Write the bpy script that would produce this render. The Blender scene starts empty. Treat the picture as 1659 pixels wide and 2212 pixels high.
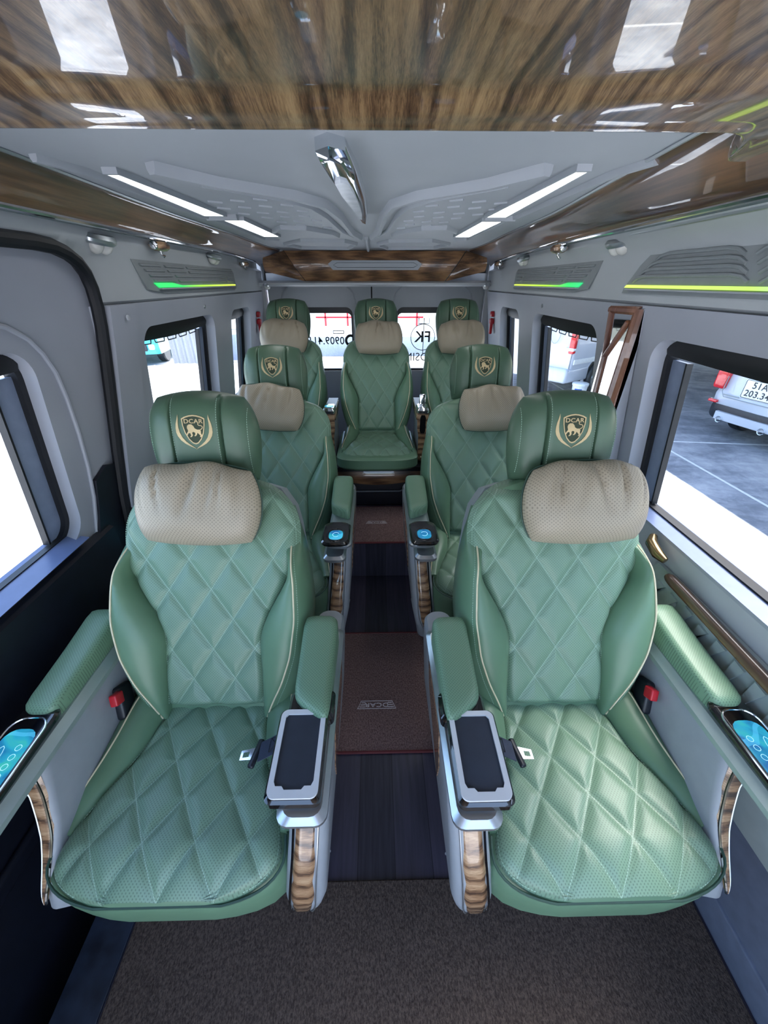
import bpy, bmesh, math, random
from mathutils import Vector, Matrix
random.seed(7)
PI = math.pi
S = bpy.context.scene
COL = S.collection
# ---------------------------------------------------------------- camera
F_PX = 831.0
cam_d = bpy.data.cameras.new('camera'); cam = bpy.data.objects.new('camera', cam_d); COL.objects.link(cam)
S.camera = cam
cam_d.sensor_fit = 'VERTICAL'; cam_d.sensor_height = 24.0; cam_d.lens = F_PX * 24.0 / 2212.0
cam_d.clip_start = 0.01; cam_d.clip_end = 400
cam.location = (0, 0, 1.47)
cam.rotation_euler = (math.radians(90 - 30.93), 0, -math.radians(1.07))
# ---------------------------------------------------------------- light
S.view_settings.view_transform = 'Standard'; S.view_settings.look = 'None'
S.view_settings.gamma = 1.0; S.view_settings.use_curve_mapping = False
S.view_settings.exposure = 1.8
W = bpy.data.worlds.new('sky'); S.world = W; W.use_nodes = True
wn = W.node_tree; sky = wn.nodes.new('ShaderNodeTexSky'); sky.sky_type = 'NISHITA'
sky.sun_disc = False; sky.sun_elevation = math.radians(62); sky.sun_rotation = math.radians(60)
sky.dust_density = 3.0; sky.ozone_density = 1.5
wn.links.new(sky.outputs[0], wn.nodes['Background'].inputs[0]); wn.nodes['Background'].inputs[1].default_value = 0.34
sd = bpy.data.lights.new('sun', 'SUN'); sd.energy = 9.0; sd.angle = math.radians(0.6); sd.color = (1, .96, .9)
sun = bpy.data.objects.new('sun', sd); COL.objects.link(sun)
sun.rotation_euler = Vector((0.03, -0.22, 1.0)).to_track_quat('Z', 'Y').to_euler()

# ---------------------------------------------------------------- mesh helper
class M:
    def __init__(s, tf=None): s.v = []; s.f = []; s.uv = {}; s.mi = []; s.tf = tf; s.m = 0
    def add(s, vs, fs, uvs=None):
        b = len(s.v)
        for i, p in enumerate(vs):
            s.v.append(tuple(s.tf(*p)) if s.tf else tuple(p))
            if uvs: s.uv[b + i] = uvs[i]
        for f in fs: s.f.append([b + i for i in f]); s.mi.append(s.m)
        return s
    def grid(s, fn, us, vs, uvfn=None, closed=False):
        P = []; U = []; nu = len(us); nv = len(vs)
        for v in vs:
            for u in us:
                P.append(fn(u, v)); U.append(uvfn(u, v) if uvfn else (0, 0))
        F = []
        for j in range(nv - 1):
            for i in range(nu if closed else nu - 1):
                k = (i + 1) % nu
                F.append([j*nu + i, j*nu + k, (j+1)*nu + k, (j+1)*nu + i])
        return s.add(P, F, U if uvfn else None)
    def loft(s, rings, cap=True):
        n = len(rings[0]); P = [p for r in rings for p in r]; F = []
        for j in range(len(rings) - 1):
            for i in range(n):
                k = (i+1) % n; F.append([j*n+i, j*n+k, (j+1)*n+k, (j+1)*n+i])
        if cap: F.append(list(range(n))[::-1]); F.append([(len(rings)-1)*n + i for i in range(n)])
        return s.add(P, F)
    def tube(s, path, r, n=8, cap=True, closed=False):
        path = [Vector(p) for p in path]; rings = []; N = len(path); up = None
        for i, p in enumerate(path):
            a = path[(i-1) % N] if (closed or i) else p; b = path[(i+1) % N] if (closed or i < N-1) else p
            t = (b - a).normalized()
            if up is None: up = Vector((0, 0, 1)) if abs(t.z) < .9 else Vector((1, 0, 0))
            x = t.cross(up).normalized(); up = x.cross(t).normalized()
            rr = r[i] if isinstance(r, (list, tuple)) else r
            rings.append([tuple(p + x*math.cos(2*PI*k/n)*rr + up*math.sin(2*PI*k/n)*rr) for k in range(n)])
        if closed: rings.append(rings[0]); cap = False
        return s.loft(rings, cap)
    def rbox(s, c, size, r=.01, rot=None, seg=3):
        w, d, h = [q/2 for q in size]; r = min(r, w*.99, d*.99, h*.99); rings = []
        lv = [(-h + r - r*math.sin(a), r - r*math.cos(a)) for a in [PI/2*(1 - k/seg) for k in range(seg+1)]]
        lv += [(-z, i) for z, i in lv[::-1]]
        for z, ins in lv:
            ring = rrect(w - ins, d - ins, max(r - ins, 1e-4) if r > ins else 1e-4, seg)
            rings.append([(x, y, z) for x, y in ring])
        mt = Matrix.Translation(c) @ (rot if rot else Matrix.Identity(4))
        return s.loft([[tuple(mt @ Vector(p)) for p in R] for R in rings])
    def lathe(s, prof, c=(0, 0, 0), axis='Z', n=24):
        R = []
        for r, h in prof:
            ring = []
            for k in range(n):
                a = 2*PI*k/n; x, y = math.cos(a)*r, math.sin(a)*r
                ring.append({'Z': (c[0]+x, c[1]+y, c[2]+h), 'Y': (c[0]+x, c[1]+h, c[2]+y), 'X': (c[0]+h, c[1]+x, c[2]+y)}[axis])
            R.append(ring)
        return s.loft(R)
def rrect(w, d, r, seg=4):
    o = []
    for cx, cy, a0 in ((w-r, d-r, 0), (-w+r, d-r, PI/2), (-w+r, -d+r, PI), (w-r, -d+r, 1.5*PI)):
        for k in range(seg+1):
            a = a0 + PI/2*k/seg; o.append((cx + r*math.cos(a), cy + r*math.sin(a)))
    return o
def lin(a, b, n): return [a + (b-a)*i/(n-1) for i in range(n)]
def sst(a, b, x):
    t = max(0, min(1, (x-a)/(b-a))); return t*t*(3-2*t)
def lerp_tab(tab, x):
    if x <= tab[0][0]: return tab[0][1]
    for (a, va), (b, vb) in zip(tab, tab[1:]):
        if x <= b: 
            t = (x-a)/(b-a); return va + (vb-va)*t
    return tab[-1][1]
def smooth_tab(tab, n=60):
    """Catmull-like dense table"""
    x0, x1 = tab[0][0], tab[-1][0]; raw = [(x, lerp_tab(tab, x)) for x in lin(x0, x1, n)]
    for _ in range(4): raw = [raw[0]] + [(raw[i][0], (raw[i-1][1]+raw[i][1]*2+raw[i+1][1])/4) for i in range(1, n-1)] + [raw[-1]]
    return raw
def mesh_of(name, mb, mats, smooth=True, ang=35):
    me = bpy.data.meshes.new(name); me.from_pydata(mb.v, [], mb.f)
    mats = mats if isinstance(mats, (list, tuple)) else [mats]
    for m in mats: me.materials.append(m)
    if mb.uv:
        uvl = me.uv_layers.new(name='UVMap')
        for l in me.loops: uvl.data[l.index].uv = mb.uv.get(l.vertex_index, (0, 0))
    for p, i in zip(me.polygons, mb.mi): p.material_index = i
    bm = bmesh.new(); bm.from_mesh(me); bmesh.ops.remove_doubles(bm, verts=bm.verts, dist=1e-6)
    bmesh.ops.dissolve_degenerate(bm, edges=bm.edges, dist=1e-6)
    bmesh.ops.recalc_face_normals(bm, faces=bm.faces); bm.to_mesh(me); bm.free()
    if smooth:
        me.polygons.foreach_set('use_smooth', [True]*len(me.polygons)); me.set_sharp_from_angle(angle=math.radians(ang))
    me.update(); return me
CACHE = {}
def obj(name, mb, mats, parent=None, label=None, smooth=True, ang=35, key=None):
    """mb may be a zero-argument builder; with a key the mesh data is shared between copies"""
    if key and (name, key) in CACHE: me = CACHE[(name, key)]
    else:
        if callable(mb): mb = mb()
        me = mesh_of(name, mb, mats, smooth, ang) if isinstance(mb, M) else mb
        if key: CACHE[(name, key)] = me
    o = bpy.data.objects.new(name, me); COL.objects.link(o)
    if parent: o.parent = parent
    if label: o['label'] = label
    return o
def empty(name, loc=(0, 0, 0), rz=0.0):
    o = bpy.data.objects.new(name, None); COL.objects.link(o); o.location = loc; o.rotation_euler = (0, 0, rz)
    o.empty_display_size = .05; return o
def tag(o, label, cat, group=None):
    o['label'] = label; o['category'] = cat
    if group: o['group'] = group
    return o
def struct(name, mb, mats, **k):
    o = obj(name, mb, mats, **k)
    if not k.get('parent'): o['kind'] = 'structure'
    return o
def shape2d(loops, thick, tf, res=2):
    """filled 2-D outline with holes -> M ; loops are lists of (x, y); tf maps (x, y, z in 0..thick)"""
    cu = bpy.data.curves.new('t', 'CURVE'); cu.dimensions = '2D'; cu.fill_mode = 'BOTH'; cu.extrude = max(thick/2, 1e-5)
    for lp in loops:
        sp = cu.splines.new('POLY'); sp.points.add(len(lp)-1); sp.use_cyclic_u = True
        for p, (x, y) in zip(sp.points, lp): p.co = (x, y, 0, 1)
    return curve_mb(cu, thick, tf)
def curve_mb(cu, thick, tf):
    o = bpy.data.objects.new('t', cu); COL.objects.link(o); bpy.context.view_layer.update()
    me = bpy.data.meshes.new_from_object(o.evaluated_get(bpy.context.evaluated_depsgraph_get()))
    bpy.data.objects.remove(o); bpy.data.curves.remove(cu)
    mb = M(); mb.v = [tuple(tf(v.co.x, v.co.y, v.co.z + thick/2)) for v in me.vertices]
    mb.f = [list(p.vertices) for p in me.polygons]; mb.mi = [0]*len(mb.f); bpy.data.meshes.remove(me); return mb
def text_mb(s, size, thick, tf, bold=0.0, sx=1.0, align='CENTER'):
    cu = bpy.data.curves.new('t', 'FONT'); cu.body = s; cu.size = size; cu.extrude = max(thick/2, 1e-5); cu.offset = bold*size
    cu.align_x = align; cu.align_y = 'CENTER'; cu.resolution_u = 3; cu.space_character = 1.05
    return curve_mb(cu, thick, lambda x, y, z: tf(x*sx, y, z))
def rr_loop(x0, x1, y0, y1, r, seg=6):
    return [(x + (x0+x1)/2, y + (y0+y1)/2) for x, y in rrect((x1-x0)/2, (y1-y0)/2, r, seg)]

# ---------------------------------------------------------------- materials
def srgb(r, g, b): return tuple((c/255/12.92 if c/255 <= .04045 else ((c/255+.055)/1.055)**2.4) for c in (r, g, b)) + (1,)
class N:
    def __init__(s, name):
        s.mat = bpy.data.materials.new(name); s.mat.use_nodes = True; s.t = s.mat.node_tree
        s.b = s.t.nodes['Principled BSDF']
    def n(s, typ, **k):
        x = s.t.nodes.new(typ)
        for a, v in k.items(): setattr(x, a, v)
        return x
    def l(s, a, b): s.t.links.new(a, b)
    def inp(s, node, i, v):
        if hasattr(v, 'is_output') or isinstance(v, bpy.types.NodeSocket): s.l(v, node.inputs[i])
        else: node.inputs[i].default_value = v
    def ma(s, op, a, b=0.0, c=0.0):
        x = s.n('ShaderNodeMath', operation=op); s.inp(x, 0, a); s.inp(x, 1, b)
        if op in ('MULTIPLY_ADD', 'SMOOTH_MIN', 'COMPARE'): s.inp(x, 2, c)
        return x.outputs[0]
    def mix(s, f, a, b):
        x = s.n('ShaderNodeMix', data_type='RGBA'); s.inp(x, 0, f); s.inp(x, 6, a); s.inp(x, 7, b); return x.outputs[2]
    def ramp(s, f, pts):
        x = s.n('ShaderNodeValToRGB'); s.l(f, x.inputs[0]); e = x.color_ramp.elements
        while len(e) < len(pts): e.new(.5)
        for q, (p, c) in zip(e, pts): q.position = p; q.color = c
        return x.outputs[0]
    def coord(s, which='Object', scale=(1, 1, 1), rot=(0, 0, 0)):
        tc = s.n('ShaderNodeTexCoord'); mp = s.n('ShaderNodeMapping'); s.l(tc.outputs[which], mp.inputs[0])
        mp.inputs['Scale'].default_value = scale; mp.inputs['Rotation'].default_value = rot; return mp.outputs[0]
    def noise(s, vec, scale=5, detail=4, rough=.5, dist=0):
        x = s.n('ShaderNodeTexNoise'); s.l(vec, x.inputs['Vector']); x.inputs['Scale'].default_value = scale
        x.inputs['Detail'].default_value = detail; x.inputs['Roughness'].default_value = rough; x.inputs['Distortion'].default_value = dist
        return x.outputs['Fac']
    def bump(s, h, strength=.3, dist=.002):
        x = s.n('ShaderNodeBump'); s.l(h, x.inputs['Height']); x.inputs['Strength'].default_value = strength; x.inputs['Distance'].default_value = dist
        s.l(x.outputs[0], s.b.inputs['Normal'])
    def set(s, color=None, rough=None, metal=None, coat=None, spec=None, emis=None, estr=None, coat_rough=.03, trans=None, ior=None):
        b = s.b
        def q(n, v):
            if v is not None: s.inp(b, b.inputs.find(n), v)
        q('Base Color', color); q('Roughness', rough); q('Metallic', metal); q('Coat Weight', coat); q('Specular IOR Level', spec)
        q('Emission Color', emis); q('Emission Strength', estr); q('Transmission Weight', trans); q('IOR', ior)
        if coat is not None: b.inputs['Coat Roughness'].default_value = coat_rough
        return s.mat
def simple(name, col, rough=.5, metal=0, coat=None, var=.04, nscale=30, bump=0.0, **k):
    m = N(name); v = m.coord(); f = m.noise(v, nscale, 3)
    c2 = tuple(max(0, min(1, c*(1-var*2.5))) for c in col[:3]) + (1,); c1 = tuple(min(1, c*(1+var*2.5)) for c in col[:3]) + (1,)
    m.set(color=m.ramp(f, [(.3, c2), (.7, c1)]), rough=rough, metal=metal, coat=coat, **k)
    if bump: m.bump(m.noise(v, nscale*12, 2), bump, .001)
    return m.mat
def perf_mask(m, pitch, rad=.26):
    tc = m.n('ShaderNodeUVMap'); sp = m.n('ShaderNodeSeparateXYZ'); m.l(tc.outputs[0], sp.inputs[0]); u, v = sp.outputs[0], sp.outputs[1]
    a = m.ma('MULTIPLY', m.ma('ADD', u, v), .7071/pitch); b = m.ma('MULTIPLY', m.ma('SUBTRACT', u, v), .7071/pitch)
    fa = m.ma('SUBTRACT', m.ma('FRACT', m.ma('ADD', a, 100.0)), .5); fb = m.ma('SUBTRACT', m.ma('FRACT', m.ma('ADD', b, 100.0)), .5)
    d = m.ma('SQRT', m.ma('ADD', m.ma('MULTIPLY', fa, fa), m.ma('MULTIPLY', fb, fb)))
    return u, v, m.ma('LESS_THAN', d, rad)
QP, QQ = .112, .165
GREEN = srgb(116, 147, 124)
def leather_quilt(name, base, stitch=True, pitch=.0052):
    m = N(name); u, v, dot = perf_mask(m, pitch)
    nz = m.noise(m.coord(scale=(1, 1, 1)), 4, 3)
    col = m.mix(m.ma('MULTIPLY', nz, .25), base, tuple(c*.82 for c in base[:3]) + (1,))
    col = m.mix(m.ma('MULTIPLY', dot, .55), col, tuple(c*.33 for c in base[:3]) + (1,))
    if stitch:
        g = 1/math.sqrt(1/QP**2 + 1/QQ**2); thr = None
        A = m.ma('ADD', m.ma('MULTIPLY', u, 1/QP), m.ma('MULTIPLY', v, 1/QQ)); B = m.ma('SUBTRACT', m.ma('MULTIPLY', u, 1/QP), m.ma('MULTIPLY', v, 1/QQ))
        for x, y in ((A, B), (B, A)):
            d = m.ma('MULTIPLY', m.ma('ABSOLUTE', m.ma('SUBTRACT', m.ma('FRACT', m.ma('ADD', x, 50.5)), .5)), g)
            dash = m.ma('GREATER_THAN', m.ma('FRACT', m.ma('MULTIPLY', m.ma('ADD', y, 50.0), 20.0)), .3)
            k = m.ma('MULTIPLY', m.ma('LESS_THAN', d, .0007), dash); thr = k if thr is None else m.ma('MAXIMUM', thr, k)
        col = m.mix(m.ma('MULTIPLY', thr, .55), col, srgb(176, 205, 185))
    m.set(color=col, rough=.42, spec=.5); m.bump(m.noise(m.coord(), 700, 2), .12, .001); return m.mat
mat_quilt = leather_quilt('green_perforated_leather', GREEN)
mat_pad = leather_quilt('green_perforated_leather_plain', srgb(116, 150, 122), stitch=False, pitch=.0048)
mat_green = simple('green_smooth_leather', srgb(98, 131, 104), .38, var=.03, nscale=6, bump=.08)
mat_head = simple('green_headrest_leather', srgb(74, 100, 80), .38, var=.03, nscale=8, bump=.08)
mat_cream = simple('cream_piping', srgb(214, 204, 172), .5)
mat_thread = simple('pale_green_thread', srgb(160, 190, 170), .7)
mat_dkpipe = simple('dark_green_piping', srgb(50, 78, 66), .5)
mat_pillow = leather_quilt('beige_perforated_leather', srgb(166, 154, 134), stitch=False, pitch=.0068)
mat_gold = simple('gold_embroidery', srgb(206, 184, 140), .6, bump=.3)
mat_badge = simple('dark_badge_cloth', srgb(54, 66, 50), .8)
mat_grey = simple('grey_seat_plastic', srgb(150, 156, 162), .42, var=.015)
mat_wall = simple('grey_wall_trim', srgb(158, 162, 172), .45, var=.012, nscale=5)
mat_wall_l = simple('pale_grey_trim', srgb(170, 174, 180), .5, var=.012, nscale=5)
mat_ceil = simple('grey_headliner', srgb(166, 171, 176), .6, var=.012, nscale=5)
mat_cove = simple('grey_cove', srgb(174, 179, 182), .35, var=.012, nscale=5)
mat_ribs = simple('dark_grey_moulding', srgb(132, 138, 140), .4, var=.02)
mat_black = simple('black_rubber', srgb(16, 18, 24), .5)
mat_blackpl = simple('black_plastic', srgb(22, 26, 36), .4, var=.05)
mat_doorblk = simple('black_door_lining', srgb(16, 20, 32), .45, var=.08)
mat_gloss = simple('gloss_black', srgb(8, 8, 12), .08, coat=1.0)
mat_chrome = simple('chrome', srgb(225, 228, 232), .08, metal=1, var=.01)
mat_silver = simple('satin_silver', srgb(190, 196, 200), .28, metal=.85, var=.01)
mat_silvergreen = simple('silver_arm_paint', srgb(160, 175, 172), .28, metal=.35, var=.01)
mat_sash = simple('blue_grey_sash', srgb(124, 136, 160), .4, var=.03)
mat_sill = simple('window_sill_trim', srgb(104, 120, 156), .3, var=.02)
mat_red = simple('red_plastic', srgb(186, 26, 42), .35)
mat_frame = simple('bright_silver_frame', srgb(222, 226, 232), .25, metal=.15, var=.01)
mat_tray = simple('dark_rubber_mat', srgb(38, 46, 60), .65)
mat_web = simple('navy_webbing', srgb(44, 52, 72), .7, bump=.6, nscale=60)
mat_white = simple('white_paint', srgb(220, 222, 222), .4)
def glass_mat(name, col=(1, 1, 1, 1), rough=0.0):
    m = N(name); t = m.t; out = [n for n in t.nodes if n.type == 'OUTPUT_MATERIAL'][0]
    tr = m.n('ShaderNodeBsdfTransparent'); tr.inputs[0].default_value = col
    gl = m.n('ShaderNodeBsdfGlossy'); gl.inputs['Roughness'].default_value = .02
    fr = m.n('ShaderNodeFresnel'); fr.inputs[0].default_value = 1.35; mx = m.n('ShaderNodeMixShader')
    ge = m.n('ShaderNodeNewGeometry'); m.l(m.ma('MULTIPLY', fr.outputs[0], m.ma('SUBTRACT', 1.0, ge.outputs['Backfacing'])), mx.inputs[0]); m.l(tr.outputs[0], mx.inputs[1]); m.l(gl.outputs[0], mx.inputs[2]); m.l(mx.outputs[0], out.inputs[0])
    return m.mat
mat_glass = glass_mat('window_glass', (.93, .96, .97, 1))
def wood(name, scale, rot=(0, 0, 0), cols=((30, 20, 14), (86, 60, 40), (128, 96, 66), (166, 132, 94)), wscale=7, dist=9, coat=1.0, coord='Object', fs=1.0, ww=.30, wn=.75, pos=(.18, .38, .6, .85)):
    """scale squashes the grain direction (small factor = long grain)"""
    m = N(name); v = m.coord(coord, scale, rot)
    big = m.noise(v, wscale*.9, 6, .62, 1.4)
    w = m.n('ShaderNodeTexWave', wave_type='BANDS', bands_direction='X'); m.l(v, w.inputs[0])
    w.inputs['Scale'].default_value = wscale*.5; w.inputs['Distortion'].default_value = dist; w.inputs['Detail'].default_value = 5; w.inputs['Detail Scale'].default_value = .7; w.inputs['Detail Roughness'].default_value = .65
    f = m.ma('ADD', m.ma('MULTIPLY', w.outputs['Fac'], ww), m.ma('MULTIPLY', big, wn))
    fine = m.noise(m.coord(coord, tuple(q*fs for q in scale), rot), 38, 5, .7, .4)
    f = m.ma('ADD', f, m.ma('MULTIPLY', m.ma('SUBTRACT', fine, .5), .55))
    c = m.ramp(f, [(q, srgb(*k)) for q, k in zip(pos, cols)])
    m.set(color=c, rough=.35, coat=coat, coat_rough=.02); return m.mat
OV = ((38, 26, 18), (84, 62, 42), (124, 98, 68), (150, 124, 88))
mat_wood_over = wood('overhead_walnut_lacquer', (15, 1.1, 1), cols=OV, wscale=2.2, dist=9, fs=1.6, ww=.10, wn=1.0, pos=(.34, .47, .60, .74))
mat_wood_rail = wood('walnut_lacquer_lengthwise', (1.0, .12, 6), rot=(0, 0, 0), cols=((34, 22, 14), (70, 48, 32), (104, 76, 52), (140, 104, 72)), wscale=5)
mat_wood_cross = wood('walnut_lacquer_crosswise', (1.2, 4, 20), cols=((44, 28, 18), (90, 62, 40), (134, 98, 66), (170, 128, 88)), wscale=2.6)
mat_wood_seat = wood('zebra_wood_inlay', (3, 3, 14), cols=((52, 34, 22), (116, 84, 56), (166, 128, 92), (200, 166, 126)), wscale=2.4, dist=6)
def zebra(name):
    m = N(name); v = m.coord('Object', (1, 1, 1)); w = m.n('ShaderNodeTexWave', wave_type='BANDS', bands_direction='Z'); m.l(v, w.inputs[0])
    w.inputs['Scale'].default_value = 9; w.inputs['Distortion'].default_value = 9; w.inputs['Detail'].default_value = 3; w.inputs['Detail Scale'].default_value = .55; w.inputs['Detail Roughness'].default_value = .6
    n1 = m.noise(m.coord('Object', (6, 6, 50)), 3, 6, .7, 1.5); n2 = m.noise(v, 9, 3)
    f = m.ma('ADD', m.ma('MULTIPLY', m.ma('POWER', w.outputs['Fac'], .6), .26), m.ma('ADD', m.ma('MULTIPLY', n1, .80), m.ma('MULTIPLY', m.ma('SUBTRACT', n2, .5), .5)))
    m.set(color=m.ramp(f, [(.36, srgb(58, 38, 26)), (.48, srgb(116, 84, 58)), (.62, srgb(162, 126, 92)), (.8, srgb(196, 164, 128))]), rough=.35, coat=1.0, coat_rough=.02); return m.mat
mat_wood_seat = zebra('zebra_wood_inlay_lacquer')
mat_wood_red = wood('reddish_pillar_wood', (4, 4, .5), cols=((46, 26, 20), (84, 50, 38), (116, 76, 56), (146, 102, 78)), wscale=3)
def planks(name, c1, c2, rough=.3):
    m = N(name); v = m.coord('Object', (1, 1, 1)); sp = m.n('ShaderNodeSeparateXYZ'); m.l(v, sp.inputs[0])
    row = m.ma('FLOOR', m.ma('MULTIPLY', m.ma('ADD', sp.outputs[0], 5.02), 1/.11))
    gap = m.ma('LESS_THAN', m.ma('FRACT', m.ma('MULTIPLY', m.ma('ADD', sp.outputs[0], 5.02), 1/.11)), .02)
    vv = m.coord('Object', (26, 1.4, 1)); n1 = m.noise(vv, 3, 5, .6, .4)
    rnd = m.ma('FRACT', m.ma('MULTIPLY', m.ma('SINE', m.ma('MULTIPLY', row, 12.9)), 437.5))
    f = m.ma('ADD', m.ma('MULTIPLY', rnd, .35), m.ma('MULTIPLY', n1, .65))
    c = m.ramp(f, [(.2, c1), (.8, c2)]); c = m.mix(m.ma('MULTIPLY', gap, .8), c, (.003, .003, .004, 1))
    m.set(color=c, rough=rough, spec=.45); m.bump(n1, .15, .001); return m.mat
mat_floor = planks('dark_oak_vinyl', srgb(30, 30, 40), srgb(76, 72, 88))
def carpet(name, c1, c2, sc=260):
    m = N(name); v = m.coord('Object', (1, .55, 1)); n1 = m.noise(v, sc, 3, .7); n2 = m.noise(v, 9, 2)
    c = m.mix(n1, c1, c2); c = m.mix(m.ma('MULTIPLY', n2, .35), c, tuple(q*.6 for q in c1[:3]) + (1,))
    x = m.ramp(n1, [(.35, c1), (.65, c2)]); m.set(color=m.mix(.8, c, x), rough=.95, spec=.1); m.bump(n1, .8, .004); return m.mat
mat_carpet = carpet('brown_loop_carpet', srgb(86, 66, 62), srgb(150, 124, 120))
mat_carpet2 = carpet('dark_brown_carpet', srgb(54, 46, 42), srgb(100, 88, 80))
mat_bind = simple('red_brown_binding', srgb(96, 36, 38), .8)
def emit(name, col, strength): 
    m = N(name); m.set(color=(.02, .02, .02, 1), emis=col, estr=strength, rough=.4); return m.mat
mat_led = emit('white_ceiling_led', (1, 1, 1, 1), 2.4)
def led_grad(name, pts, strength):
    m = N(name); sp = m.n('ShaderNodeSeparateXYZ'); m.l(m.coord('Object'), sp.inputs[0])
    mr = m.n('ShaderNodeMapRange'); m.l(sp.outputs[1], mr.inputs[0]); mr.inputs[1].default_value = 0.0; mr.inputs[2].default_value = 3.0
    c = m.ramp(mr.outputs[0], pts); m.set(color=(.1, .1, .1, 1), emis=c, estr=strength); return m.mat
def C(y, r, g, b): return (y/3.0, (r, g, b, 1))
mat_led_side = led_grad('colour_led_strip', [C(.2, .05, .15, 1), C(.7, .1, .5, .8), C(.95, .45, .9, .02), C(1.35, .5, .9, .05), C(1.5, .01, .6, .13), C(1.8, .01, .6, .10), C(2.0, .3, .75, .03), C(2.4, .6, .78, .08)], .45)
mat_led_right = led_grad('colour_led_strip_right', [C(.2, .05, .15, 1), C(.6, .1, .5, .8), C(.9, .45, .8, .10), C(1.38, .6, .8, .12), C(1.6, .01, .6, .22), C(1.8, .01, .6, .1), C(2.0, .35, .75, .03), C(2.4, .6, .78, .08)], .42)
mat_led_blue = emit('blue_led_strip', (.1, .25, 1, 1), 3.0)
# ================================================================ van shell
Z_SEAM = 1.41
def Xw(z): return .868 if z < .80 else .868 - (z - .80)*.085/.61
def wall_tf(side, t0=0.0): return lambda y, z, t: (side*(Xw(z) + t0 + t), y, z)
X0 = .0
# floor pieces
fl = M(); fl.rbox((0.1, .55, -.03), (1.9, 2.36, .06), .001, seg=1); fl.rbox((0.02, -.55, -.03), (1.36, 1.5, .06), .001, seg=1)
floor = struct('floor', M().rbox((.10, .615, -.03), (1.54, 2.63, .06), .002, seg=1), mat_floor)
struct('floor_platform', M().rbox((0, 2.48, .119), (1.72, 1.5, .238), .003, seg=1), mat_floor)
struct('floor_step_well', M().rbox((-.81, .30, -.33), (.30, 2.0, .06), .002, seg=1).rbox((-.665, .3, -.18), (.012, 2.0, .30), .002, seg=1), mat_black)
struct('floor_door_edge', M().rbox((-.715, .30, .002), (.11, 1.95, .008), .002, seg=1), simple('blue_black_step_vinyl', srgb(34, 42, 56), .35, var=.2, nscale=20))
struct('floor_rear_left', M().rbox((-.80, 1.56, -.03), (.22, .7, .06), .002, seg=1), mat_floor)

# ---- walls with window openings (2-D outline in y,z bent onto the leaning wall)
WZ0, WZ1 = .812, 1.335
WIN = {1: [(-.25, 1.185), (1.50, 2.17), (2.385, 2.765)], -1: [(-.35, .985), (1.45, 2.135), (2.385, 2.765)]}
def dense(loop, step=.06):
    o = []
    for (a, b), (c, d) in zip(loop, loop[1:] + loop[:1]):
        n = max(1, int(math.hypot(c-a, d-b)/step))
        for i in range(n): o.append((a + (c-a)*i/n, b + (d-b)*i/n))
    return o
def wall_panel(name, side, loop, holes, mat, t0=0.0, th=.07):
    return struct(name, shape2d([dense(loop)] + [dense(h) for h in holes], th, wall_tf(side, t0)), mat, ang=30)
def win_loop(a, b, grow=0.0, z0=WZ0, z1=WZ1, r=.07): return rr_loop(a-grow, b+grow, z0-grow, z1+grow, r+grow, 8)
wr = wall_panel('wall_right', 1, [(-1.0, .80), (3.15, .80), (3.15, Z_SEAM), (-1.0, Z_SEAM)], [win_loop(a, b) for a, b in WIN[1]], mat_wall)
wl = wall_panel('wall_left', -1, [(1.255, .80), (3.15, .80), (3.15, Z_SEAM), (1.235, Z_SEAM)], [win_loop(a, b) for a, b in WIN[-1][1:]], mat_wall)
# lower walls
struct('wall_right_middle', M().rbox((.899, 1.0, .63), (.062, 4.3, .35), .004, seg=1), mat_wall_l, parent=wr)
struct('wall_right_lower', M().rbox((.90, 1.0, .205), (.06, 4.3, .49), .004, seg=1), simple('blue_grey_lower_lining', srgb(104, 112, 130), .6, var=.04), parent=wr)
struct('wall_left_lower', M().rbox((-.905, 2.2, .38), (.06, 1.9, .84), .004, seg=1), mat_wall, parent=wl)
struct('wall_left_front', M().rbox((-.86, -.80, .75), (.06, .5, 1.6), .01, seg=1), mat_wall)
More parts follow.
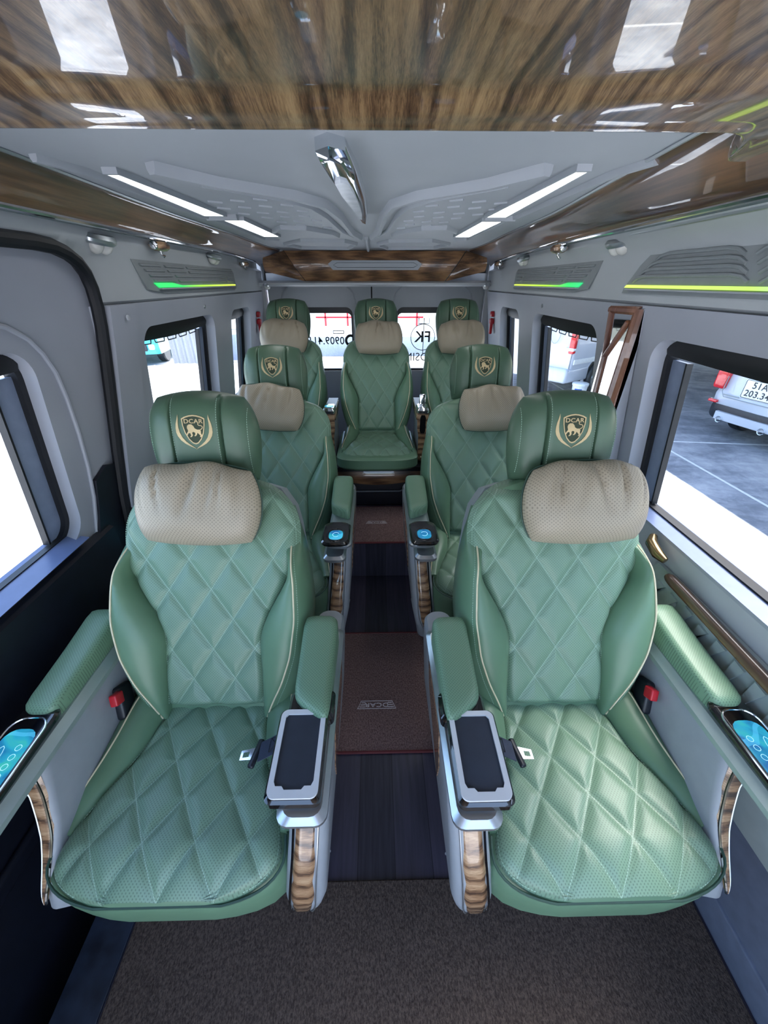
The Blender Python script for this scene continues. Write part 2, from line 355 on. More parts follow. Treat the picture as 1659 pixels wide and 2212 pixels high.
# rear wall: two doors with windows
rz = 3.20
def rear_tf(x, z, t): return (x, rz + t, z)
def door_loop(x0, x1): return dense([(x0, .24), (x1, .24), (x1, 1.52), (x0, 1.52)])
for nm, x0, x1, wx0, wx1 in (('door_1', -.775, -.035, -.66, -.172), ('door_2', -.025, .80, .152, .68)):
    d = struct(nm, shape2d([door_loop(x0, x1), rr_loop(wx0, wx1, .862, 1.308, .05)], .05, rear_tf), mat_wall_l)
    hump = [(wx0-.03 + (wx1-wx0+.06)*i/30, 1.33 + .14*math.sqrt(max(0, 1-abs(i/15-1)**3.2))) for i in range(31)]
    obj('door_moulding', M().tube([(x, rz-.002, z) for x, z in hump], .006, 6), mat_wall_l, d)
    obj('window_frame', shape2d([rr_loop(wx0-.012, wx1+.012, .85, 1.32, .06), rr_loop(wx0+.012, wx1-.012, .878, 1.268, .03)], .02, lambda x, z, t: (x, rz+.012+t, z)), mat_blackpl, d)
    obj('glass', shape2d([rr_loop(wx0, wx1, .86, 1.31, .05)], .004, lambda x, z, t: (x, rz+.034+t, z)), mat_glass, d)
    # mirrored lettering stuck on the outside of the pane
    mk = lambda f: (lambda x, y, t, f=f: (f[0] - x*1.0, rz+.0395+t, f[1]+y))
    if nm == 'door_1':
        obj('lettering', text_mb('0909.411', .078, .001, mk((-.385, 1.075)), .01, sx=.92), mat_black, d, 'black phone number seen reversed through the glass')
        ic = M(); ic.add([], [])
        a = [(-.197 + .045*math.cos(t), 1.078 + .045*math.sin(t)) for t in lin(0, 2*PI, 25)[:-1]]
        h = [(-.197 + .026*math.cos(t), 1.078 + .026*math.sin(t)) for t in lin(.2, 3.9, 12)]
        obj('phone_symbol', shape2d([a, h], .001, lambda x, z, t: (x, rz+.0395+t, z)), mat_black, d)
        obj('small_lettering', shape2d([rr_loop(-.33, -.245, 1.125, 1.15, .006), rr_loop(-.325, -.25, 1.13, 1.145, .004)], .001, lambda x, z, t: (x, rz+.0395+t, z)), mat_black, d)
    else:
        obj('lettering', text_mb('LIMOSINE', .085, .001, mk((.36, .955)), .0, sx=.95), mat_black, d, 'black word seen reversed through the glass')
        ring = [(.36 + .095*math.cos(t), 1.10 + .095*math.sin(t)) for t in lin(0, 2*PI, 41)[:-1]]
        rin = [(.36 + .09*math.cos(t), 1.10 + .09*math.sin(t)) for t in lin(0, 2*PI, 41)[:-1]]
        obj('logo_ring', shape2d([ring, rin], .001, lambda x, z, t: (x, rz+.0395+t, z)), mat_black, d)
        obj('logo_letters', text_mb('FK', .11, .001, mk((.36, 1.10)), .012), mat_black, d)
        lp = M(); lp.tube([(.365, rz+.04, .98), (.365, rz+.04, 1.235)], .003, 6); lp.tube([(.325, rz+.04, 1.235), (.325, rz+.04, 1.195), (.405, rz+.04, 1.195), (.405, rz+.04, 1.235)], .003, 6)
        obj('logo_crest', lp, mat_black, d)
struct('wall_rear', M().rbox((0, rz+.07, .12), (1.8, .04, .26), .003, seg=1).rbox((0, rz+.06, 1.60), (1.8, .04, .28), .003, seg=1)
       .rbox((-.03, rz+.03, .9), (.012, .02, 1.3), .002, seg=1), mat_black)
for sg in (-1, 1):
    struct('wall_corner_%s' % ('left' if sg < 0 else 'right'), M().rbox((sg*.90, 3.22, .9), (.22, .12, 1.6), .01), mat_wall_l)
    struct('trim_%d' % (1 if sg < 0 else 2), M().loft([[(sg*.77, 3.10, z), (sg*.86, 3.08, z), (sg*.90, 3.25, z), (sg*.79, 3.25, z)] for z in (.24, 1.46)]), mat_wall_l)

# ---- windows: frame, sash, shade, pane
wi = 0
for side in (1, -1):
    for k, (a, b) in enumerate(WIN[side]):
        wi += 1
        if side < 0 and k == 0: t0 = .055
        else: t0 = .045
        root = struct('window_%d' % wi, shape2d([win_loop(a, b, .004), win_loop(a, b, -.016, z1=WZ1)], .03, wall_tf(side, t0)), mat_black)
        near, far = (a, b)
        sash_w = .062 if k == 0 else .058
        # vertical sash band at the far end of the opening
        obj('sash', shape2d([[(b-.016, WZ0+.02), (b-.016-sash_w, WZ0+.02), (b-.016-sash_w, WZ1-.06), (b-.016, WZ1-.06)]], .012, wall_tf(side, t0+.014)), mat_sash, root)
        obj('sash_edge', shape2d([[(b-.016-sash_w, WZ0+.02), (b-.022-sash_w, WZ0+.02), (b-.022-sash_w, WZ1-.06), (b-.016-sash_w, WZ1-.06)]], .018, wall_tf(side, t0+.008)), mat_black, root)
        obj('glass', shape2d([win_loop(a, b, -.01)], .004, wall_tf(side, t0+.03)), mat_glass, root)
        obj('window_sill', M(lambda y, t, dz: (side*(Xw(WZ0)+t), y, WZ0+.003+dz)).grid(lambda u, v: (u, v, .0+.18*v), lin(a+.02, b-.02, 8), [-.004, t0+.03]), mat_sill, root)
        obj('screw', M().lathe([(.0001, 0), (.006, .001), (.0055, .004), (.0001, .006)], (side*(Xw(WZ0)+.04), (max(a, .15)+b)/2 if k else .55, WZ0+.011), 'Z', 12), mat_chrome, root)
        # rolled black shade along the top, drooping a little in the middle
        sh = M(lambda y, z, t: wall_tf(side, t0-.004)(y, z, t))
        sh.grid(lambda u, v: (u, 1.328 - .040*v - (.010*math.sin(PI*(u-a)/(b-a)))*v, -.004*math.sin(PI*v)), lin(a+.012, b-.012, 24), lin(0, 1, 7))
        sh.grid(lambda u, v: (u, 1.288 - (.010*math.sin(PI*(u-a)/(b-a))), .012*v), lin(a+.012, b-.012, 24), [0, 1])
        if k < 2 or True:
            obj('roller_shade', sh, mat_black, root)
        hk = M(); n = 5 if k == 1 else (6 if k == 0 else 2)
        for i in range(n):
            y0 = a + .06 + (b-a-.16)*i/n; y1 = y0 + (b-a-.16)/n*.8
            def pz(y): return 1.287 - .010*math.sin(PI*(y-a)/(b-a))
            hk.tube([(side*(Xw(1.26)+t0), y, z) for y, z in ((y0, pz(y0)+.006), (y0+.008, pz(y0)-.012), (y1-.008, pz(y1)-.012), (y1, pz(y1)+.006))], .0022, 6)
        if k == 1: obj('shade_hook', hk, mat_black, root)

# ---- sliding door on the left (front-left opening)
d = struct('door_3', shape2d([dense([(-.6, .0), (1.15, .0), (1.17, .80), (1.245, 1.30), (1.262, 1.42), (1.262, 1.535), (1.24, 1.56), (1.06, 1.56), (-.6, 1.545)]), dense(win_loop(*WIN[-1][0]))], .05,
           lambda y, z, t: (-(Xw(z)+.022+t), y, z)), mat_wall, ang=30)
mo = [(-.5, 1.405), (.80, 1.405), (.88, 1.400), (.94, 1.385), (.99, 1.355), (1.02, 1.32), (1.045, 1.27), (1.058, 1.2), (1.066, 1.1), (1.066, 1.0), (1.056, .90), (1.03, .80), (.98, .72)]
obj('inner_moulding', M().tube([(-(Xw(z)+.02), y, z) for y, z in mo], .006, 8), mat_wall, d)
obj('lower_lining', M().loft([[(x, y, z) for y, z in ((-.6, zz0), (1.07, zz0), (1.07 + dy, zz1), (-.6, zz1))] for x, zz0, zz1, dy in ((-.885, -.3, .795, .0), (-.862, -.28, .785, .0))])
    .rbox((-.85, .25, .50), (.03, 1.6, .12), .012).rbox((-.853, .25, .30), (.02, 1.5, .05), .01), mat_doorblk, d, 'black lower door lining')
obj('corner_lining', shape2d([[(.96, .60), (1.14, .60), (1.16, .80), (1.19, .955), (1.13, .975), (1.068, .95), (1.05, .86), (1.02, .78)]], .012, lambda y, z, t: (-(Xw(z)+.008+t), y, z)), mat_doorblk, d)
sl = [(-.6, 1.545), (.9, 1.547), (1.06, 1.547), (1.12, 1.543), (1.165, 1.532), (1.20, 1.515), (1.225, 1.49), (1.24, 1.455), (1.246, 1.41), (1.245, 1.36), (1.235, 1.28), (1.215, 1.15), (1.19, 1.0), (1.17, .85), (1.155, .75), (1.14, .5), (1.13, .0), (1.13, -.25)]
tt = [(y, z) for y, z in sl]
struct('trim_3', M().tube([(-(Xw(z)+.004), y, z) for y, z in tt], .017, 10), mat_black)
struct('trim_4', shape2d([[(1.165, .80), (1.30, .80), (1.40, Z_SEAM+.0), (1.262, Z_SEAM+.0), (1.25, 1.30)]], .02, lambda y, z, t: (-(Xw(z)-.022+t), y, z)), mat_wall)
obj_ = obj('screw_cap', M().lathe([(.0001, 0), (.008, .001), (.007, .005), (.0001, .006)], (-(Xw(1.38)-.026), 1.33, 1.375), 'X', 14), mat_wall_l, bpy.data.objects['trim_4'])
struct('trim_5', M().rbox((-.845, 1.22, .38), (.06, .12, .84), .02), mat_blackpl)

# ---- ceiling
ZC = 1.66
railL = smooth_tab([(-1.0, -.60), (.4, -.61), (.9, -.63), (1.6, -.672), (2.6, -.665), (3.15, -.60)])
railR = smooth_tab([(-1.0, .45), (.6, .465), (.9, .50), (1.55, .585), (2.6, .635), (3.15, .60)])
outL = smooth_tab([(-1.0, -.68), (.9, -.70), (1.45, -.72), (3.15, -.765)])
outR = smooth_tab([(-1.0, .62), (.7, .65), (1.45, .685), (2.8, .76), (3.15, .77)])
ce = M()
ce.grid(lambda u, y: (lerp_tab(railL, y)*(1-u) + lerp_tab(railR, y)*u, y, ZC + .004 - .02*sst(2.2, 3.2, y)), lin(-.03, 1.03, 12), lin(-1.0, 3.14, 30))
ce.grid(lambda u, y: (-.75+1.5*u, y, ZC + .06), [0, 1], [-1.0, 3.2])
ceil = struct('ceiling', ce, mat_ceil)
def cz(y): return ZC + .004 - .02*sst(2.2, 3.2, y)
def ridge(pts, w=.016, h=.007):
    mb = M(); h *= 1.9; pts = [Vector((x, y, 0)) for x, y in pts]; N_ = len(pts); sec = []
    for i, p in enumerate(pts):
        a = pts[max(0, i-1)]; b = pts[min(N_-1, i+1)]; t = (b-a).normalized(); n = Vector((-t.y, t.x, 0))
        if 0 < i < N_-1:
            t1 = (pts[i]-a).normalized(); c = max(.4, t1.dot(t)); n = n/c
        k = 1.0
        sec.append([(p.x + n.x*w*q, p.y + n.y*w*q, cz(p.y) - hh) for q, hh in ((-.5, -.002), (-.42, h*.6), (-.25, h), (.25, h), (.42, h*.6), (.5, -.002))])
    return mb.loft(sec)
cx0 = -.045
for sg in (-1, 1):
    X = lambda d: cx0 + sg*d
    lines = [([(X(.38), .97), (X(.30), 1.10), (X(.16), 1.24), (X(.10), 1.36), (X(.075), 1.60), (X(.06), 2.10), (X(.03), 2.32)], .03, .010),
             ([(X(.345), 1.12), (X(.20), 1.30), (X(.145), 1.42), (X(.12), 1.62), (X(.10), 2.05), (X(.06), 2.28)], .014, .007),
             ([(X(.40), 2.08), (X(.33), 1.92), (X(.24), 1.95), (X(.15), 2.12), (X(.13), 2.26)], .016, .008),
             ([(X(.06), 2.62), (X(.12), 2.48), (X(.34), 2.45), (X(.46), 2.62), (X(.40), 2.80), (X(.12), 2.85), (X(.06), 2.62)], .016, .008),
             ([(X(.56), .92), (X(.535), 1.02), (X(.535), 1.62), (X(.52), 1.67), (X(.52), 2.40), (X(.46), 2.46)], .018, .006),
             ([(X(.42), 1.64), (X(.53), 1.66)], .022, .008)]
    for pts, w, h in lines: obj('embossed_ridge', ridge(pts, w, h), mat_ceil, ceil)
    mb = M()
    for r in range(7):
        for c in range(4 - r//3):
            x = .185 + .068*c + .02*(r % 2) - .008*r; y = 1.34 + .11*r + .02*c
            if x + (y-1.36)*.08 > .42: continue
            a = Vector((X(x), y, 0)); b = Vector((X(x+.034), y-.022, 0)); q = ridge([(a.x, a.y), (b.x, b.y)], .006, .0022); mb.add(q.v, q.f)
    obj('embossed_dashes', mb, mat_ceil, ceil)
obj('embossed_spine', ridge([(cx0, 2.36), (cx0, 2.95)], .02, .008), mat_ceil, ceil)
# recessed LED panels
for (xa, ya, yb, lab) in ((-.525, 1.02, 1.585, 'long white ceiling light strip on the left, nearer the front'), (-.495, 1.695, 2.26, 'short white ceiling light panel on the left, nearer the rear'),
                     (.405, .98, 1.60, 'long white ceiling light strip on the right, nearer the front'), (.418, 1.71, 2.26, 'short white ceiling light panel on the right, nearer the rear')):
    t = empty('ceiling_light', (xa, (ya+yb)/2, ZC)); L = (yb-ya)/2; w = .031 if ya < 1.2 else .034
    tag(t, lab, 'light', 'ceiling light panels')
    tap = .35 if ya < 1.2 else 1.0
    obj('diffuser', M().loft([[(-w*tap, -L, z), (w*tap, -L, z), (w, L, z), (-w, L, z)] for z in (-.006, .004)]), mat_led, t)
    f = w + .008
    obj('light_frame', shape2d([[(-w*tap-.004, -L-.01), (w*tap+.004, -L-.01), (f, L+.01), (-f, L+.01)], [(-w*tap, -L), (w*tap, -L), (w, L), (-w, L)]], .012, lambda x, y, t_: (x, y, -.007+t_)), mat_ceil, t)
# central chrome lamp
t = empty('ceiling_ornament', (-.05, 1.12, ZC)); tag(t, 'long chrome blade-shaped ornament lamp on the ceiling centre', 'lamp')
pts = [(-.024, -.30, .6), (.0, -.325, .4), (.024, -.30, .6), (.032, -.14, 1), (.030, .10, 1), (.020, .33, .9), (.004, .50, .3), (-.010, .46, .5), (-.016, .20, .9), (-.026, -.1, 1)]
sk = lambda y: (y+.3)*.045 - .02
obj('chrome_body', M().loft([[(x*s_ + sk(y), y*(1 if s_ > .8 else .96), z) for x, y, q in pts] for z, s_ in ((.006, 1.0), (-.012, 1.0), (-.022, .8), (-.026, .55))]), mat_chrome, t)
obj('lens', M().loft([[(x*.5 + sk(y*.62+.02), y*.62+.02, z) for x, y, q in pts] for z in (-.024, -.031)]), simple('frosted_lens', srgb(215, 220, 225), .25), t)

# ---- wood rails along both sides and across the rear
def rail_mb(ti, to, side, y0, y1):
    prof = [(0, .008), (.04, -.004), (.12, -.012), (.3, -.020), (.55, -.034), (.8, -.050), (.95, -.062), (1.0, -.070), (.99, -.058)]
    mb = M()
    def fn(u, y):
        a, b = lerp_tab(ti, y), lerp_tab(to, y); e = sst(2.85, 3.1, y)
        k = min(len(prof)-1, int(u)); x, z = prof[k]
        return (a + (b-a)*x, y, cz(y) + z*(1+.4*e))
    return mb.grid(fn, range(len(prof)), lin(y0, y1, 60))
tL = struct('trim_6', rail_mb(railL, outL, -1, -1.0, 3.02), mat_wood_rail, ang=60)
tR = struct('trim_7', rail_mb(railR, outR, 1, -1.0, 3.02), mat_wood_rail, ang=60)
for tr, ti, to, sg in ((tL, railL, outL, -1), (tR, railR, outR, 1)):
    obj('chrome_strip', M().tube([(lerp_tab(to, y)+sg*.002, y, cz(y)-.070) for y in lin(-1, 3.0, 60)], .006, 8), mat_chrome, tr)
    obj('inner_bead', M().tube([(lerp_tab(ti, y), y, cz(y)-.002) for y in lin(-1, 3.0, 60)], .004, 6), mat_silver, tr)
    obj('shadow_gap_panel', M().grid(lambda u, y: (lerp_tab(to, y)+sg*(.004+.05*u), y, cz(y)-.062+.0*u - .012*u), lin(0, 1, 4), lin(-1, 3.02, 40)), simple('teal_grey_gloss', srgb(96, 110, 112), .15), tr)
    obj('lower_strip', M().tube([(lerp_tab(to, y)+sg*.055, y, cz(y)-.076) for y in lin(-1, 3.0, 60)], .005, 8), mat_silver, tr)
def rear_face(u, v):
    # slanted rear panel, v 0 top .. 1 bottom
    top, bot = .595, .47; x = (-top*(1-v) - bot*v)*(1-u) + (top*(1-v) + bot*v)*u
    return (x - .005, 3.02 - .03*math.sin(PI*v) + .015*v, 1.642 - .172*v)
rp = M().grid(rear_face, lin(0, 1, 12), lin(0, 1, 8))
rp.grid(lambda u, v: (rear_face(u, 1)[0], 3.035+.12*v, 1.468+.0*v), lin(0, 1, 12), [0, 1])
tr = struct('trim_8', rp, mat_wood_cross)
obj('centre_plate', M().loft([[(x, 3.005 - z0 + .012*(1.6-z)/.1, z) for x, z in ((-.28, 1.588), (.27, 1.588), (.305, 1.568), (.28, 1.535), (-.28, 1.535), (-.31, 1.568))] for z0 in (.0, .022)]), mat_ceil, tr)
obj('plate_groove', M().tube([(x, 2.985, z) for x, z in ((-.25, 1.575), (.25, 1.575), (.275, 1.562), (.25, 1.548), (-.25, 1.548), (-.275, 1.562))], .002, 6, closed=True), mat_ribs, tr)
for sg in (-1, 1):
    def cf(u, v, sg=sg):
        xt = sg*(.595 + .10*u); xb = sg*(.47 + .235*u)
        return (xt*(1-v) + xb*v, 3.02 - .03*math.sin(PI*v) + .015*v - .16*u + .04*u*v, 1.642 - .172*v - .045*u*(1-v) + .055*u*v)
    obj('corner_panel', M().grid(cf, lin(0, 1, 8), lin(0, 1, 8)), mat_wood_cross, tr)
    obj('panel_joint', M().tube([cf(0, v) for v in lin(0, 1, 6)], .002, 6), mat_black, tr)
struct('trim_9', M().loft([[(-.80, y, z) , (-.6, y-.02, z), (.6, y-.02, z), (.82, y, z), (.82, y+.2, z), (-.80, y+.2, z)] for y, z in ((3.06, 1.475), (3.03, 1.462), (3.03, 1.45), (3.06, 1.44))]), mat_cove)

# ---- coves between the walls and the rails
for sg, to, nm in ((-1, outL, 'ceiling_cove_left'), (1, outR, 'ceiling_cove_right')):
    def cv(u, y, sg=sg, to=to):
        xo = abs(lerp_tab(to, y)) + .045
        p = [(.80, Z_SEAM), (.788, 1.418), (.786, 1.47), (.782, 1.53), (.770, 1.556), (.74, 1.575), (xo, 1.592)]
        if y > 3.0: pass
        a = p[int(u)]
        x, z = a
        if sg < 0 and y < 1.26:
            zm = lerp_tab([(-1, 1.547), (1.06, 1.547), (1.12, 1.543), (1.165, 1.532), (1.20, 1.515), (1.225, 1.49), (1.24, 1.455), (1.25, 1.41)], y)
            if z < zm: z = zm; x = Xw(z) - .004
        if z > 1.56: z = z
        return (sg*max(x, xo) if z > 1.55 else sg*x, y, z - (.0 if z < 1.54 else .012*sst(2.4, 3.1, y)))
    c = struct(nm, M().grid(cv, range(7), sorted(lin(-1.0, 3.12, 50) + lin(1.04, 1.27, 14))), mat_cove, ang=50)
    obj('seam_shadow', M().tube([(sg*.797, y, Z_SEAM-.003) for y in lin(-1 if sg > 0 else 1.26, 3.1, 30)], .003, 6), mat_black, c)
# embossed side panels carrying the coloured LED strips
def side_panel(sg, ya, yb, flip, label, led):
    t = empty('side_light_panel', (sg*.786, 0, 0)); tag(t, label, 'light panel', 'side panels with coloured light strips')
    tf = lambda y, z, h: (-sg*h, y, z)
    out = [(ya, 1.532), (yb-.03, 1.528), (yb, 1.51), (yb+.01, 1.437), (yb-.02, 1.432), (ya+.17, 1.434), (ya+.06, 1.446), (ya+.02, 1.50)]
    obj('panel', shape2d([out], .006, tf), mat_ribs, t, ang=25)
    def edge(z): return ya + .01 + (.14*(1.53-z)/.09)
    for i, z in enumerate((1.518, 1.503, 1.488, 1.472)):
        a0 = edge(z) + .01; L = yb - a0 - .02
        cuts = [(0, .16), (.18, .36), (.38, 1.0)] if i < 2 else [(0, .2), (.22, .86), (.88, 1.0)]
        for q0, q1 in cuts:
            obj('rib', M(lambda y, z_, h: tf(y, z_, h)).loft([[(y, zz, h) for y, zz in ((a0+L*q0+e, z+.005-e*.6), (a0+L*q1-.012-e, z+.005-e*.6), (a0+L*q1-e, z-.004+e*.6), (a0+L*q0+.01+e, z-.005+e*.6))] for h, e in ((.004, 0), (.011, .004))]), mat_ribs, t, ang=20)
    m = M(); a0 = edge(1.455)
    def led_pt(z_off, h): return None
    # thicker strip at the front end, thin towards the rear
    L = yb - a0
    poly = [(a0-.02, 1.466), (a0+L*.13, 1.466), (a0+L*.22, 1.457), (yb-.02, 1.457), (yb-.015, 1.451), (a0+.01, 1.451)]
    obj('led_strip', shape2d([poly], .006, lambda y, z, h: (-sg*(.006+h), y, z)), led, t)
    obj('led_shelf', M(tf).rbox(((a0+yb)/2, 1.4475, .010), (L-.02, .004, .018), .001, seg=1), mat_wall_l, t)
side_panel(-1, 1.48, 2.50, 0, 'long embossed panel with green to yellow light strip above the left windows', mat_led_side)
side_panel(1, 1.56, 2.50, 0, 'embossed panel with yellow to green light strip, nearer the rear on the right', mat_led_right)
# the nearer right panel runs on past the camera
t = empty('side_light_panel', (.786, 0, 0)); tag(t, 'large embossed panel with lime light strip, nearest the camera on the right', 'light panel', 'side panels with coloured light strips')
tf = lambda y, z, h: (-h, y, z)
obj('panel', shape2d([[(1.39, 1.438), (1.385, 1.452), (1.33, 1.51), (1.29, 1.538), (1.24, 1.545), (-.4, 1.545), (-.4, 1.438)]], .006, tf), mat_ribs, t, ang=25)
for i, z in enumerate((1.534, 1.517, 1.50, 1.483)):
    e = 1.26 + .028*i
    cuts = [(e, e-.30-.04*i), (e-.33-.04*i, .45), (.42, -.3)]
    for a_, b_ in cuts:
        obj('rib', M(tf).tube([(a_, z-.014, .006), (a_-.02, z-.004, .008), (a_-.05, z, .009), (b_+.05, z, .009), (b_+.02, z-.004, .008), (b_, z-.014, .006)], .0045, 8), mat_ribs, t)
obj('led_strip', shape2d([[(1.365, 1.461), (-.3, 1.461), (-.3, 1.4535), (1.375, 1.4535)]], .006, lambda y, z, h: (-(.006+h), y, z)), mat_led_right, t)
obj('led_shelf', M(tf).rbox((.53, 1.4495, .010), (1.66, .004, .018), .001, seg=1), mat_wall_l, t)

# ---- overhead panel just in front of the camera
def lipy(x):
    return .592 + .16*sst(.40, .545, x)**1.3
def over(u, v):
    # u across, v 0 = lip front ... 1 far behind
    x = -.68 + 1.235*u; ly = lipy(x); y = ly - .0 - v*(ly + 1.0)
    crease = .030 + .20*min(1.3, abs((x+.03)/.62))**2
    dd = ly - y
    z = 1.616 + .003*sst(0, .012, dd) + .012*sst(crease-.012, crease+.03, dd) + .018*sst(0, .9, dd)
    z += .008*sst(.44, .56, x)
    return (x, y, z)
vs = [0, .004, .008, .015, .022, .03, .038, .045, .052, .06, .07, .08, .1, .12, .15, .2, .3, .4, .55, .7, .85, 1]
op = M().grid(over, lin(0, 1, 110), vs)
op.grid(lambda u, k: (over(u, 0)[0], over(u, 0)[1] + [.0, .006, .010, .012, .010, .004][int(k)], over(u, 0)[2] + [0, .001, .006, .014, .022, .034][int(k)]), lin(0, 1, 110), range(6))
to_ = obj('overhead_panel', op, mat_wood_over, ang=50); tag(to_, 'large glossy walnut overhead panel spanning the ceiling nearest the camera', 'overhead panel')
# blue ambient light strip on the front right of the rail
t = obj('ambient_light_strip', M().tube([(.665, y, 1.600 + .01*math.sin(8*y)) for y in lin(.02, .60, 12)], .005, 8), mat_led_blue); tag(t, 'thin blue light strip on the right rail beside the overhead panel', 'light strip')

# ---- reading lamps under the coves
def reading_lamp(p, lab, s=1.0, tilt=0.0):
    t = empty('reading_lamp', p); tag(t, lab, 'lamp', 'silver reading lamps'); t.scale = (s, s, s); t.rotation_euler = (0, tilt, 0)
    obj('lamp_base', M(lambda x, y, z: (x*.55, y, z)).lathe([(.001, .016), (.052, .016), (.062, .006), (.060, -.002), (.050, -.008), (.001, -.009)], n=32), mat_silver, t, key='lampbase')
    for yy in (-.021, .021):
        obj('swivel_lens', M().lathe([(.022, .0), (.021, -.010), (.016, -.021), (.008, -.027), (.0005, -.029)], (0, yy, -.004), n=20), simple('milky_lens', srgb(205, 205, 200), .2) if 'ml' not in CACHE else CACHE['ml'], t, key='lens%g' % yy)
CACHE.pop('ml', None)
reading_lamp((-.765, 1.315, 1.567), 'silver twin reading lamp on the left above the sliding door edge', 1.0, .25)
reading_lamp((-.765, 2.20, 1.568), 'silver twin reading lamp on the left above the middle window', .9, .25)
reading_lamp((.765, 1.45, 1.572), 'silver twin reading lamp on the right above the wood pillar', 1.0, -.25)
reading_lamp((.765, 2.36, 1.568), 'silver twin reading lamp on the right above the middle window', .9, -.25)
reading_lamp((-.74, 3.06, 1.448), 'small silver reading lamp at the rear left corner', .8)
reading_lamp((.76, 3.06, 1.448), 'small silver reading lamp at the rear right corner', .8)
# ---- wood and chrome coat hooks on the rails
def coat_hook(p, lab, s=1.0):
    t = empty('coat_hook', p); tag(t, lab, 'hook', 'coat hooks on the wood rails'); t.scale = (s, s, s)
    obj('wood_knob', M(lambda x, y, z: (x, y*1.5, z)).lathe([(.001, .014), (.022, .013), (.030, .004), (.028, -.006), (.018, -.013), (.001, -.014)], n=20), mat_wood_seat, t, key='knob')
    obj('hook', M().tube([(0, 0, -.010), (0, 0, -.022), (.008, -.002, -.030), (.012, -.004, -.026)], .0035, 8).lathe([(.0005, -.018), (.009, -.016), (.009, -.010), (.0005, -.008)], (0, 0, 0)), mat_chrome, t, key='hook')
    for s2 in (-1, 1): obj('end_cap', M().lathe([(.0005, 0), (.012, .003), (.013, .010), (.0005, .014)], (0, s2*.042 - .007, .002), 'Y', 14), mat_chrome, t, key='cap%d' % s2)
coat_hook((-.742, 1.62, 1.573), 'larger wood and chrome coat hook on the left rail')
coat_hook((-.775, 2.72, 1.558), 'small wood and chrome coat hook on the left rail near the rear', .9)
coat_hook((.715, 1.80, 1.578), 'larger wood and chrome coat hook on the right rail')
coat_hook((.775, 2.86, 1.562), 'small wood and chrome coat hook on the right rail near the rear', .9)
# ---- emergency hammers
for sg, lab in ((-1, 'red emergency hammer on the wall beside the rear left window'), (1, 'red emergency hammer on the wall beside the rear right window')):
    t = empty('emergency_hammer', (sg*(Xw(1.25)-.01), 2.93, 1.235)); tag(t, lab, 'hammer', 'red emergency hammers')
    obj('handle', M().rbox((0, 0, -.03), (.02, .022, .10), .008), mat_red, t, key='h')
    obj('head', M().rbox((0, 0, .045), (.026, .05, .034), .010), mat_red, t, key='hd')
    obj('bracket', M().rbox((0, -.002, .0), (.028, .034, .03), .005), mat_red, t, key='hb')
# ---- small wall studs
for sg, y, z in ((-1, 2.02, 1.372), (1, 2.05, 1.372)):
    t = obj('wall_stud', M().lathe([(.0005, 0), (.009, .001), (.008, .005), (.0005, .007)], (0, 0, 0), 'X', 14), mat_silver); t.location = (sg*(Xw(z)+.002) - (.006 if sg > 0 else .0), y, z)
    tag(t, 'round silver stud on the %s wall above the middle window' % ('left' if sg < 0 else 'right'), 'stud')

# ---- wood and mirror pillar ornament on the right wall
def pt(y, z, t):
    yy = 1.25 + (y - 1.225)*.44; return (.800 - .474*(yy - 1.25) + .030*(z - 1.40) - t, yy, z)
t = empty('pillar_ornament', (0, 0, 0)); tag(t, 'tall wood frame with Y-shaped bars over mirror panels on the right wall pillar', 'wall ornament')
L_ = [(1.455, 1.402), (1.27, 1.402), (1.225, .86), (1.43, .86)]
obj('wedge_backing', M().loft([[(x_, y_, z_) for x_, y_ in ((Xw(z_)-.002, 1.249), (pt(1.225, z_, 0)[0], 1.249), (pt(1.455, z_, 0)[0], pt(1.455, z_, 0)[1]), (Xw(z_)-.002, 1.36))] for z_ in (.86, 1.402)]), mat_wall, t, ang=20)
obj('mirror', shape2d([L_], .004, pt), simple('mirror', srgb(240, 242, 245), .03, metal=1, var=0), t)
def bar(a, b, w0, w1, name='frame_bar', h=.02):
    a = Vector(a); b = Vector(b); dd = (b-a).normalized(); n = Vector((-dd.y, dd.x))
    q = [a+n*w0, b+n*w1, b-n*w1, a-n*w0]; q2 = [(a+n*w0*.4), (b+n*w1*.4), (b-n*w1*.4), (a-n*w0*.4)]
    obj(name, M().loft([[pt(p.x, p.y, .003) for p in q], [pt(p.x, p.y, h*.7) for p in q], [pt(p.x, p.y, h) for p in q2]]), mat_wood_red, t, ang=20)
bar((1.46, 1.395), (1.26, 1.395), .010, .012, 'top_bar')
bar((1.262, 1.40), (1.262, .86), .036, .036)
bar((1.452, 1.40), (1.405, 1.255), .006, .006)
bar((1.405, 1.26), (1.315, 1.365), .006, .006)
bar((1.405, 1.262), (1.365, .86), .006, .006)
# ---- right wall door-card below the first window: wood strip, embossed panel, grip
mat_card = simple('green_grey_card', srgb(160, 170, 168), .45, var=.02)
t = empty('armrest_panel', (0, 0, 0)); tag(t, 'embossed grey side panel below the front right window with raised wedge pattern', 'side panel')
obj('panel', M().loft([[(.866 - d, y, z) for y, z in ((-.4, .35), (.92, .35), (.935, .70), (.91, .735), (-.4, .735))] for d in (0, .012)]), mat_card, t, ang=20)
rnd = random.Random(3)
for i in range(15):
    y = .88 - i*.058; hh = .04 + .05*rnd.random() + .006*i; z1 = .70 - .012*rnd.random()
    obj('wedge', M().loft([[(.854 - d*1.1, yy, zz) for yy, zz in ((y, z1), (y - .03, z1 - .004), (y - .012 + .02, z1 - hh), (y+.012, z1 - hh - .03))] for d in (0, .006)]), mat_card, t, ang=15)
obj('screw_cap', M().lathe([(.0005, -.003), (.008, -.002), (.008, 0)], (.852, .80, .672), 'X', 12), mat_wall_l, t)
